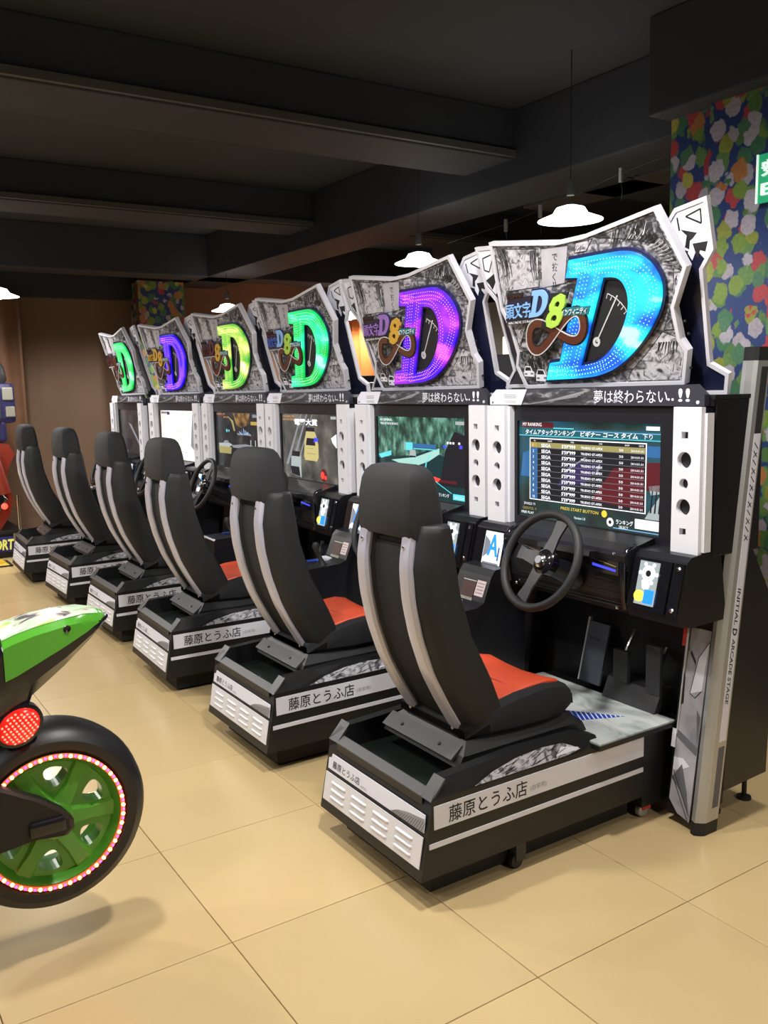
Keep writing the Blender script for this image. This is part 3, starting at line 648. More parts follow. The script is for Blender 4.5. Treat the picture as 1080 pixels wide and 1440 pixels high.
b = MB(); b.prism_x([(0.84, 0.958), (0.80, 0.962), (0.795, 0.945), (0.84, 0.93)], 0.19, 0.45, 'black_plastic'); b.build('binnacle', dash)
b = MB(); b.tube([(0.565, 0.90, 0.985), (0.562, 0.865, 0.972), (0.56, 0.842, 0.93), (0.558, 0.85, 0.84), (0.558, 0.862, 0.77)], 0.011, 'black_gloss', 8); b.build('dash_trim', dash, 50); b = MB(); b.tube([(-0.038, 0.90, 0.985), (-0.036, 0.865, 0.972), (-0.035, 0.842, 0.93), (-0.034, 0.85, 0.84), (-0.034, 0.862, 0.77)], 0.011, 'black_gloss', 8); b.build('dash_trim', dash, 50)
b = MB()
for u, v in ((0.52, 0.765), (0.0, 0.765), (0.52, 0.955)):
    b = MB(); b.lathe([(0.008, 0), (0.008, 0.003), (0.003, 0.005)], 'chrome', FRONT(0.866 if v < 0.9 else 0.845).M(u, v, 0), 10); b.build('screw', dash)
for s in (0, 1):
    x0, x1 = (-0.268, -0.045) if s == 0 else (0.572, 0.785)
    b = MB(); b.prism_x([(1.06, 0.985), (0.915, 0.975), (0.893, 0.960), (0.852, 0.79), (0.866, 0.752), (0.92, 0.742), (1.10, 0.745)], x0, x1, 'black_plastic')
    con = b.build('console', M0)
    CF = Frame((0, 0.852, 0.79), (1, 0, 0), (0, 0.041, 0.17))
    b = MB(); b.rect(x0+0.012, -0.005, x1-0.05, 0.168, 0, 0.010, CF, 'black_gloss'); b.build('console_trim', con); b = MB(); b.rect(x1-0.036, -0.005, x1-0.004, 0.168, 0, 0.010, CF, 'black_gloss'); b.build('console_trim', con)
    if s == 0:
        b = MB(); b.rect(-0.195, 0.005, -0.085, 0.160, 0.010, 0.013, CF, 'e_white')
        b.text('A', 0.125, CF, -0.166, 0.062, 'e_btnblue', w=0.0135, ex=0.003, off=0.012, fit=0.062); b.rect(-0.19, 0.012, -0.092, 0.034, 0.013, 0.0135, CF, 'e_grey')
        b.quad([(-0.193, 0.05), (-0.15, 0.08), (-0.16, 0.12), (-0.193, 0.14)], 0.013, 0.0134, CF, 'e_grey'); b.rect(-0.105, 0.045, -0.096, 0.10, 0.013, 0.0135, CF, 'e_blue')
        b.build('card_panel', con)
    else:
        b = MB(); b.rect(0.610, 0.012, 0.690, 0.158, 0.010, 0.013, CF, 'e_palegrey')
        b.plate([circ(0.652, 0.118, 0.027, 14)], 0.013, 0.0150, CF, 'e_white'); b.plate([circ(0.652, 0.118, 0.011, 10)], 0.015, 0.0155, CF, 'e_black'); b.plate([circ(0.648, 0.078, 0.016, 12)], 0.013, 0.0150, CF, 'e_white')
        for k in range(6): b.plate([circ(0.652+0.034*math.cos(k*1.05), 0.118+0.034*math.sin(k*1.05), 0.007, 8)], 0.013, 0.0145, CF, 'e_white')
        b.build('button_panel', con)
        b = MB(); b.lathe([(0.019, 0), (0.019, 0.008), (0.015, 0.012)], 'e_btnyellow', CF.M(0.631, 0.040, 0.013), 16); b.build('start_button', con, 40)
        b = MB(); b.box((-0.018, -0.024, 0), (0.018, 0.024, 0.010), 'e_btnblue', CF.M(0.670, 0.042, 0.013), 0.004); b.build('view_button', con)
    b = MB()
    for u, v in ((x1-0.02, 0.150), (x1-0.02, 0.015)):
        b = MB(); b.lathe([(0.008, 0), (0.008, 0.003), (0.003, 0.005)], 'chrome', CF.M(u, v, 0.010), 10); b.build('screw', con)
# ---- steering wheel
SW = Frame((0.322, 0.690, 0.925), (1, 0, 0), (0, math.sin(0.42), math.cos(0.42)))
RW = 0.172
b = MB(); rings = []
for k in range(48):
    a = 2*PI*k/48; c = Vector((math.cos(a), math.sin(a)))
    rings.append([SW.p(*(c*(RW+0.0155*math.cos(t))), 0.0145*math.sin(t)) for t in [2*PI*j/10 for j in range(10)]])
rings.append(rings[0]); b.loft(rings, 'rubber', caps=False); sw = b.build('steering_wheel', M0, 60)
for ang in (78, 172, 252):
    a = math.radians(ang); d = Vector((math.cos(a), math.sin(a))); n = Vector((-d.y, d.x))
    b = MB(); b.quad([d*0.025-n*0.028, d*0.10-n*0.020, d*0.168-n*0.030, d*0.168+n*0.030, d*0.10+n*0.020, d*0.025+n*0.028], -0.022, -0.014, SW, 'black_plastic'); b.build('spoke', sw)
b = MB(); b.lathe([(0.045, -0.05), (0.048, -0.016), (0.040, -0.010), (0.032, -0.006)], 'black_gloss', SW.M(), 20); b.build('hub', sw, 40)
b = MB(); b.lathe([(0.026, -0.006), (0.026, 0.004), (0.018, 0.010), (0.004, 0.011)], 'chrome', SW.M(), 18); b.plate([circ(0, 0, 0.015, 12)], 0.010, 0.0125, SW, 'print_grey'); b.build('horn_button', sw, 40)
b = MB(); b.tube([SW.p(0, 0, -0.045), (0.322, 0.865, 0.845)], [0.038, 0.05], 'black_plastic', 14); b.build('steering_column', sw, 40)
# ---- shift console
b = MB(); b.prism_x([(0.49, 0.35), (0.485, 0.575), (0.49, 0.660), (0.50, 0.668), (0.70, 0.676), (0.735, 0.69), (0.775, 0.79), (0.795, 0.815), (0.90, 0.825), (0.95, 0.74), (0.95, 0.35)], -0.245, -0.045, 'black_plastic')
sc = b.build('shift_console', M0)
b = MB(); SF = Frame((0, 0.735, 0.69), (1, 0, 0), (0, 0.04, 0.10)); b.rect(-0.115, 0.022, -0.062, 0.085, 0, 0.002, SF, 'pink_sticker')
for k in range(4): b.rect(-0.110, 0.032+k*0.013, -0.068, 0.037+k*0.013, 0.002, 0.0025, SF, 'print_grey')
b.build('notice_sticker', sc)
b = MB(); b.rect(-0.20, 0.012, -0.12, 0.075, 0.0, 0.002, SF, 'brown_sticker'); b.rect(-0.20, -0.004, -0.12, 0.010, 0.0, 0.002, SF, 'beige_sticker'); b.line((-0.2, 0.078), (-0.12, 0.078), 0.003, 0, 0.003, SF, 'silver_line'); b.build('card_reader', sc)
b = MB(); ST = TOP(0.6745); b.quad([(-0.235, 0.61), (-0.19, 0.60), (-0.17, 0.68), (-0.235, 0.70)], 0, 0.002, ST, 'blue_print'); b.quad([(-0.24, 0.68), (-0.17, 0.67), (-0.16, 0.72), (-0.235, 0.735)], 0, 0.012, ST, 'white_print'); b.build('shelf_decal', sc)
b = MB(); b.tube([(-0.095, 0.625, 0.67), (-0.098, 0.62, 0.70), (-0.105, 0.605, 0.735), (-0.108, 0.60, 0.770), (-0.108, 0.598, 0.785)], [0.026, 0.012, 0.012, 0.020, 0.012], 'rubber', 10); b.build('shift_lever', sc, 50)
# ---- monitor housing
b = MB(); b.box((-0.268, 1.013, 0.965), (0.788, 1.26, 1.478), 'black_plastic', bev=0.004); b.prism_x([(1.0, 1.478), (1.0, 1.492), (1.26, 1.492), (1.26, 1.478)], -0.27, 0.79, 'black_metal'); b.prism_x([(1.0, 1.456), (1.0, 1.479), (1.05, 1.479), (1.05, 1.456)], -0.262, 0.785, 'black_plastic')
hous = b.build('monitor_housing', M0)
b = MB(); b.plate([rectl(-0.17, 0.968, 0.68, 1.457), rectl(-0.135, 1.008, 0.587, 1.395)], 0, 0.022, FRONT(1.012), 'bezel'); b.build('bezel', hous)
for s in (0, 1):
    x0 = -0.272 if s == 0 else 0.672; cx = -0.213 if s == 0 else 0.718
    outl = rectl(x0, 0.962, x0+0.108, 1.455) if s else [(x0, 0.957), (x0+0.090, 0.955), (x0+0.108, 0.972), (x0+0.108, 1.455), (x0, 1.455)]
    holes = [rectl(cx-0.013, 1.353, cx+0.013, 1.375), circ(cx, 1.283, 0.0275), circ(cx, 1.206, 0.0175), circ(cx, 1.129, 0.0275), rectl(cx-0.013, 1.037, cx+0.013, 1.059)]
    b = MB(); b.plate([outl]+holes, 0.0, 0.020, FRONT(0.968), 'white_panel', bev=0.0)
    if s: b.rect(x0+0.108, 0.985, x0+0.119, 1.435, -0.03, 0.004, FRONT(0.968), 'white_panel')
    else: b.rect(x0+0.108, 0.975, x0+0.120, 1.452, -0.03, 0.002, FRONT(0.968), 'white_panel')
    pil = b.build('speaker_pillar', M0)
    b = MB(); b.rect(x0+0.004, 0.966, x0+0.104, 1.452, -0.045, 0.0, FRONT(0.968), 'black_plastic'); b.build('pillar_core', pil)
# ---- slogan strip
b = MB(); so = [(-0.255, 1.458), (0.788, 1.458), (0.788, 1.494), (0.750, 1.527), (-0.216, 1.520), (-0.255, 1.488)]
ss = AFrame((-0.0239, 0.972, -0.0141), (1.0092, 0, 0), (0, 0, 1.0092)); b.plate([so], -0.025, 0.0, ss, 'strip_dark'); strip = b.build('slogan_strip', M0)
b = MB(); b.quad([(-0.06, 1.461), (0.33, 1.461), (0.33, 1.519), (-0.028, 1.516)], 0, 0.0012, ss, 'manga_strip')
for k in range(5): b.line((-0.02+k*0.03, 1.462+k*0.004), (0.24+k*0.015, 1.49+k*0.006), 0.0025, 0.0012, 0.0016, ss, 'print_grey')
b.build('road_print', strip)
b = MB(); b.text('夢は終わらない', 0.050, ss, 0.320, 1.470, 'white_print', w=0.0016, fit=0.325, off=0.004); b.text('‥', 0.05, ss, 0.645, 1.476, 'white_print', w=0.0016, off=0.02, fit=0.026); b.text('!!', 0.058, ss, 0.688, 1.473, 'white_print', w=0.0016, fit=0.046, off=0.02, shear=0.0); b.build('lettering', strip)
b = MB(); b.quad([(-0.254, 1.459), (-0.066, 1.459), (-0.032, 1.519), (-0.216, 1.520), (-0.255, 1.488)], 0, 0.002, ss, 'white_print')
for k in range(3): b.rect(-0.165, 1.497-k*0.006, -0.095, 1.4995-k*0.006, 0.002, 0.0024, ss, 'print_grey')
b.rect(-0.165, 1.464, -0.095, 1.477, 0.002, 0.0024, ss, 'silver_line'); b.build('notice', strip)
b = MB(); b.plate([circ(-0.236, 1.468, 0.005, 10)], 0.002, 0.004, ss, 'ink_grey'); b.build('screw', strip)
b = MB(); b.plate([circ(0.765, 1.470, 0.006, 10)], 0.0, 0.004, ss, 'silver_line'); b.build('screw', strip)
# ---- header
HF = AFrame((-0.1131, 1.0386, 1.5183), (1.0255, 0, 0), (0.1912, -0.3072, 0.9911))   # sign board leaning forward
HO = [(-0.141, 0.575), (0.21, 0.529), (0.338, 0.531), (0.644, 0.571), (0.755, 0.378), (0.705, 0.259), (0.727, 0.159), (0.755, 0.121), (0.740, 0.010), (-0.015, 0.006), (-0.060, 0.094), (-0.046, 0.144), (-0.072, 0.242), (-0.116, 0.321)]
b = MB(); b.plate([HO], -0.020, 0.0, HF, 'white_rim'); head = b.build('header_panel', M0)
HI = inset(HO, 0.013)
b = MB(); b.plate([HO, HI], 0.0, 0.008, HF, 'white_rim'); b.build('border', head)
b = MB(); b.plate([HI], 0.0, 0.0015, HF, 'manga_mid')
PAN = [([(-0.115, 0.545), (0.115, 0.515), (0.105, 0.385), (-0.075, 0.385), (-0.10, 0.33)], 'manga_light', 22), ([(0.30, 0.510), (0.375, 0.512), (0.345, 0.478), (0.29, 0.478)], 'manga_light', 5),
       ([(0.395, 0.514), (0.632, 0.545), (0.715, 0.400), (0.64, 0.46), (0.54, 0.488)], 'manga_dark', 30), ([(0.705, 0.385), (0.735, 0.365), (0.692, 0.262), (0.700, 0.29)], 'manga_light', 6),
       ([(0.590, 0.120), (0.655, 0.185), (0.712, 0.165), (0.738, 0.115), (0.724, 0.025), (0.50, 0.025), (0.52, 0.06)], 'manga_light', 16), ([(0.69, 0.255), (0.705, 0.19), (0.66, 0.19), (0.68, 0.24)], 'manga_dark', 8),
       ([(-0.040, 0.150), (0.115, 0.160), (0.125, 0.118), (0.095, 0.105), (0.085, 0.025), (-0.005, 0.022), (-0.044, 0.095)], 'manga_dark', 14), ([(-0.085, 0.285), (-0.06, 0.285), (0.02, 0.26), (-0.03, 0.17), (-0.055, 0.25)], 'manga_light', 8)]
for pts, m, n in PAN:
    b.quad(pts, 0.0015, 0.0024, HF, m)
    for i in range(len(pts)): b.line(pts[i], pts[(i+1) % len(pts)], 0.0022, 0.0024, 0.003, HF, 'ink')
    us = [p[0] for p in pts]; vv = [p[1] for p in pts]; k = 0; tries = 0
    while k < n and tries < 900:
        tries += 1
        u, v = rnd.uniform(min(us), max(us)), rnd.uniform(min(vv), max(vv)); a = rnd.gauss(1.2, 0.5); l = rnd.uniform(0.015, 0.05)
        q = (u+l*math.cos(a), v+l*math.sin(a))
        if inside((u, v), pts) and inside(q, pts):
            k += 1; wd = rnd.choice([0.0012, 0.002, 0.0035])
            nrm = Vector((-math.sin(a), math.cos(a)))*wd
            b.quad([(u-nrm.x*0.2, v-nrm.y*0.2), q, (u+nrm.x, v+nrm.y)], 0.0024, 0.003+0.0003*rnd.random(), HF, rnd.choice(['ink', 'ink', 'ink_grey', 'white_print']))
def strand(p0, p1, bow, wd, m):
    p0, p1 = Vector(p0), Vector(p1); d = p1-p0; n = Vector((-d.y, d.x)); N = 6; a_, c_ = [], []
    for k in range(N+1):
        t = k/N; p = p0+d*t+n*bow*4*t*(1-t); w_ = n.normalized()*wd*(1-t)*0.5+n.normalized()*0.0003
        a_.append(p+w_); c_.append(p-w_)
    for k in range(N): b.quad([a_[k], a_[k+1], c_[k+1], c_[k]], 0.0024, 0.0034+0.0004*rnd.random(), HF, m)
for k in range(13):
    u = -0.108+0.004*k; strand((u, 0.545-0.1*(u+0.115)), (u+0.012+rnd.uniform(0, 0.02), 0.40+rnd.uniform(-0.03, 0.05)), rnd.uniform(0.03, 0.12), rnd.uniform(0.003, 0.007), 'ink' if k % 3 else 'ink_grey')
for k in range(9):
    u = 0.075+0.004*k; strand((u, 0.515), (u+rnd.uniform(-0.005, 0.008), 0.40+rnd.uniform(0, 0.04)), rnd.uniform(-0.1, -0.02), rnd.uniform(0.003, 0.006), 'ink' if k % 2 else 'ink_grey')
for k in range(8): strand((0.640+k*0.010, 0.152), (0.625+k*0.012, 0.128-rnd.uniform(0, 0.02)), rnd.uniform(-0.1, 0.1), rnd.uniform(0.003, 0.007), 'ink')
for k in range(24):
    a = PI*(0.05+0.5*k/23); q0 = (0.50+0.235*math.cos(a), 0.32+0.205*math.sin(a))
    if inside(q0, HI): strand(q0, (0.50+0.19*math.cos(a+0.1), 0.32+0.165*math.sin(a+0.1)), 0.05, 0.005, rnd.choice(['ink', 'ink_grey', 'print_grey']))
b.build('manga_print', head)
b = MB(); bub = [(0.128, 0.505), (0.160, 0.518), (0.235, 0.508), (0.262, 0.480), (0.240, 0.40), (0.20, 0.365), (0.140, 0.375), (0.118, 0.43)]
b.quad([(0.132, 0.512), (0.262, 0.505), (0.235, 0.385), (0.122, 0.380)], 0.003, 0.004, HF, 'pale_tone')
for k, t in enumerate('で抜く'): b.text(t, 0.030, HF, 0.183-k*0.003, 0.468-k*0.034, 'ink', w=0.0044, off=0.012, rot=-0.08)
b.text('!!', 0.03, HF, 0.178, 0.374, 'ink', w=0.0044, off=0.012, fit=0.016); b.build('speech_print', head)
b = MB()   # generic car drawings in the lower left
for (u, v, s) in ((-0.02, 0.055, 1.0), (0.045, 0.035, 1.15)):
    car = [(0, 0), (0.055, -0.004), (0.058, 0.014), (0.048, 0.020), (0.040, 0.038), (0.012, 0.040), (0.002, 0.022)]
    b.quad([(u+a*s, v+c*s) for a, c in car], 0.0034, 0.0042, HF, 'white_print'); b.quad([(u+a*s, v+c*s) for a, c in [(0.008, 0.022), (0.042, 0.021), (0.037, 0.034), (0.013, 0.036)]], 0.0042, 0.0046, HF, 'ink'); b.rect(u+0.005*s, v+0.006*s, u+0.018*s, v+0.012*s, 0.0042, 0.0046, HF, 'ink_grey'); b.rect(u+0.038*s, v+0.006*s, u+0.051*s, v+0.012*s, 0.0042, 0.0046, HF, 'ink_grey')
b.build('car_print', head)
DO = [(0.273, 0.471), (0.43, 0.4715), (0.545, 0.470), (0.626, 0.430), (0.674, 0.368), (0.684, 0.31), (0.666, 0.25), (0.626, 0.191), (0.562, 0.126), (0.49, 0.076), (0.417, 0.047), (0.33, 0.035), (0.105, 0.031), (0.139, 0.116), (0.192, 0.119), (0.302, 0.388), (0.246, 0.394)]
DI = [(0.433, 0.377), (0.495, 0.372), (0.524, 0.330), (0.526, 0.275), (0.491, 0.2), (0.437, 0.141), (0.373, 0.107), (0.313, 0.100)]
DOs = smooth_poly(DO, 2, (0, 12, 13, 14, 15, 16)); DIs = smooth_poly(DI, 2, (0, 7))
b = MB(); b.plate([DOs, DIs], 0.003, 0.014, HF, 'navy'); b.build('letter_border', head)
FO, FI = smooth_poly(inset(DO, 0.011), 2, (0, 12, 13, 14, 15, 16)), smooth_poly(inset(DI, -0.009), 2, (0, 7))
b = MB(); b.plate([FO, FI], 0.004, 0.024, HF, 'glow_cyan'); VAR['letter'] = b.build('letter_face', head)
b = MB()
def dots(poly, step):
    n = len(poly); carry = 0.0
    for i in range(n):
        p, q = Vector(poly[i]), Vector(poly[(i+1) % n]); L_ = (q-p).length; t = carry
        while t < L_:
            c = p+(q-p)*(t/L_); t += step
            if inside(c, FO) and not inside(c, FI): b.raw([HF.p(c.x+0.0021*math.cos(PI/3*k), c.y+0.0021*math.sin(PI/3*k), 0.0242) for k in range(6)] + [HF.p(c.x, c.y, 0.0258)], [[k, (k+1) % 6, 6] for k in range(6)], 'led_cyan')
        carry = t-L_
for d in (0.026, 0.041, 0.056): dots(smooth_poly(inset(DO, d), 2, (0, 12, 13, 14, 15, 16)), 0.0135)
for d in (0.024, 0.039): dots(smooth_poly(inset(DI, -d), 2, (0, 7)), 0.0135)
VAR['led'] = b.build('led_dots', head, kind='stuff')
b = MB(); b.plate([smooth_poly(inset(DI, 0.003), 1, (0, 7))], 0.003, 0.0045, HF, 'ink')
hub = Vector((0.371, 0.169)); b.line(hub, (0.475, 0.318), 0.005, 0.0045, 0.0065, HF, 'silver_line'); b.plate([circ(hub.x, hub.y, 0.017, 16), circ(hub.x, hub.y, 0.007, 10)], 0.0045, 0.007, HF, 'silver_line')
for k in range(12):
    a = math.radians(20+k*7); d = Vector((math.cos(a), math.sin(a))); p = hub+d*0.155
    q = hub+d*0.170
    if inside(p, DI) and inside(q, DI): b.line(p, q, 0.003, 0.0045, 0.006, HF, 'silver_line')
    q2 = hub+Vector((math.cos(a+0.12), math.sin(a+0.12)))*0.172
    if inside(q2, DI) and inside(q, DI): b.line(q, q2, 0.002, 0.0045, 0.006, HF, 'silver_line')
b.build('gauge_print', head)
# title logo
def logo(kan, dmat, emat):
    b = MB()
    b.quad([(-0.066, 0.280), (0.070, 0.282), (0.088, 0.362), (-0.044, 0.362), (-0.048, 0.388), (0.010, 0.386)][:4], 0.024, 0.030, HF, 'navy_dark')
    b.quad([(-0.05, 0.360), (0.04, 0.359), (0.043, 0.377), (-0.046, 0.379)], 0.024, 0.030, HF, 'ink')
    b.text('頭文字', 0.060, HF, -0.058, 0.291, kan, w=0.0306, ex=0.004, fit=0.134, off=0.008, shear=0.1); b.text('イニシャル', 0.015, HF, -0.044, 0.361, 'logo_brown', w=0.0306, ex=0.004, fit=0.08)
    b.quad([(-0.064, 0.263), (0.10, 0.262), (0.102, 0.278), (-0.062, 0.280)], 0.024, 0.029, HF, 'strip_dark'); b.text('ARCADE STAGE', 0.012, HF, -0.055, 0.266, 'silver_line', w=0.0294, ex=0.002, fit=0.14)
    sd = lambda lst, o=(0.0, 0.0): [(0.068+(u-0.105)*0.190+o[0], 0.284+(v-0.031)*0.215+o[1]) for u, v in lst]
    b.plate([inset(sd(DOs), -0.006)], 0.024, 0.032, HF, 'navy'); b.plate([sd(DOs), sd(DIs)], 0.032, 0.036, HF, dmat)
    e = [(0.128, 0.240), (0.210, 0.238), (0.268, 0.352), (0.176, 0.356)]
    b.quad(inset(e, -0.004), 0.024, 0.031, HF, 'ink'); b.text('8', 0.155, HF, 0.146, 0.243, emat, w=0.0322, ex=0.006, fit=0.084, off=0.03, shear=0.45)
    b.quad([(0.222, 0.276), (0.362, 0.272), (0.374, 0.300), (0.232, 0.304)], 0.028, 0.032, HF, 'logo_teal'); b.text('インフィニティ', 0.024, HF, 0.236, 0.279, 'white_print', w=0.0325, ex=0.003, fit=0.122, off=0.01, shear=0.15)
    N = 64; c = Vector((0.196, 0.216)); A, B = 0.140, 0.050
    pt = lambda t: c + Vector((A*math.cos(t), B*math.sin(2*t)+0.020*math.cos(t)+0.006))
    for w0, wd, m in ((0.024, 0.040, 'ink'), (0.027, 0.028, 'logo_brown'), (0.0285, 0.004, 'silver_line')):
        for k in range(N):
            t0, t1 = 2*PI*k/N, 2*PI*(k+1)/N; p, q = pt(t0), pt(t1)
            d0 = (pt(t0+0.02)-pt(t0-0.02)).normalized(); d1 = (pt(t1+0.02)-pt(t1-0.02)).normalized()
            n0, n1 = Vector((-d0.y, d0.x)), Vector((-d1.y, d1.x)); off = 0.0 if m != 'silver_line' else 0.016
            b.quad([p+n0*(off-wd/2), q+n1*(off-wd/2), q+n1*(off+wd/2), p+n0*(off+wd/2)], w0, w0+0.003+(0.001 if t0 < PI else 0), HF, m)
    return b
VAR['logo'] = logo('logo_cyan', 'logo_cyan', 'logo_lime').build('title_logo', head)
b = MB(); SR = Frame((0.76, 0.93, 1.515), (0, 1, 0), (0, -0.1115, 1))
for (u, v) in ((0.732, 0.21), (0.745, 0.17), (0.752, 0.06)):
    b = MB(); q = HF.p(u, v, -0.010); b.lathe([(0.005, 0), (0.005, 0.004), (0.002, 0.005)], 'ink', Frame(q, (0, 1, 0), (0, 0, 1)).M(), 8); b.build('screw', head)
# ---- wings behind the header
for s, y, WO in ((1, 0.985, [(0.50, 1.95), (0.597, 2.049), (0.631, 2.089), (0.747, 2.105), (0.779, 1.948), (0.742, 1.894), (0.782, 1.599), (0.853, 1.562), (0.85, 1.493), (0.55, 1.493)]),
                 (0, 0.958, [(-0.350, 2.097), (-0.20, 2.085), (-0.03, 1.95), (0.02, 1.525), (-0.166, 1.525), (-0.141, 1.567), (-0.118, 1.597), (-0.225, 1.879), (-0.288, 1.933), (-0.323, 2.03)])):
    wf = AFrame((-0.4638, 1.5612, 0.0263), (1.0202, 0, 0), (0.2385, -0.3044, 0.982)) if s else AFrame((-0.6648, 1.5405, 0.0283), (1.0055, 0, 0), (0.3491, -0.3048, 0.9831)); b = MB(); b.plate([WO], -0.012, 0.0, wf, 'white_rim'); wing = b.build('header_wing', M0)
    WI = inset(WO, 0.013); b = MB(); b.plate([WI], 0.0, 0.001, wf, 'navy_dark'); b.build('wing_fill', wing)
    b = MB(); b.plate([WO, WI], 0.0, 0.006, wf, 'white_rim'); b.build('wing_border', wing)
    b = MB()
    if s:
        b.plate([[(0.609, 2.045), (0.637, 2.076), (0.735, 2.090), (0.765, 1.951), (0.745, 1.925), (0.715, 1.955), (0.700, 1.925), (0.675, 1.960), (0.645, 1.93), (0.56, 1.98)]], 0.001, 0.0025, wf, 'white_print')
        inkq = [[(0.655, 2.022), (0.715, 2.005), (0.700, 1.990), (0.690, 1.985), (0.688, 1.960), (0.672, 1.968), (0.678, 2.002)], [(0.700, 1.975), (0.755, 1.975), (0.748, 1.945), (0.728, 1.952), (0.722, 1.925)], [(0.650, 1.965), (0.685, 1.955), (0.672, 1.925), (0.655, 1.93)]]
        ln = [((0.672, 2.058), (0.73, 2.030)), ((0.73, 2.030), (0.725, 2.072)), ((0.672, 2.058), (0.725, 2.072)), ((0.640, 2.06), (0.650, 2.02))]
    else:
        b.plate([[(-0.332, 2.082), (-0.21, 2.072), (-0.08, 1.97), (-0.16, 1.91), (-0.20, 1.935), (-0.225, 1.905), (-0.275, 1.945), (-0.310, 2.03)]], 0.001, 0.0025, wf, 'white_print')
        inkq = [[(-0.285, 1.965), (-0.235, 1.985), (-0.225, 1.955), (-0.245, 1.925), (-0.262, 1.945)], [(-0.235, 1.965), (-0.19, 1.955), (-0.21, 1.92)]]
        ln = [((-0.305, 2.05), (-0.235, 2.06)), ((-0.235, 2.06), (-0.265, 1.995)), ((-0.265, 1.995), (-0.295, 2.005)), ((-0.295, 2.005), (-0.305, 2.05)), ((-0.225, 2.02), (-0.215, 1.99))]
    for q in inkq: b.quad(q, 0.0025, 0.0032, wf, 'ink')
    for a, c in ln: b.line(a, c, 0.005, 0.0025, 0.0034, wf, 'ink')
    b.build('wing_print', wing)
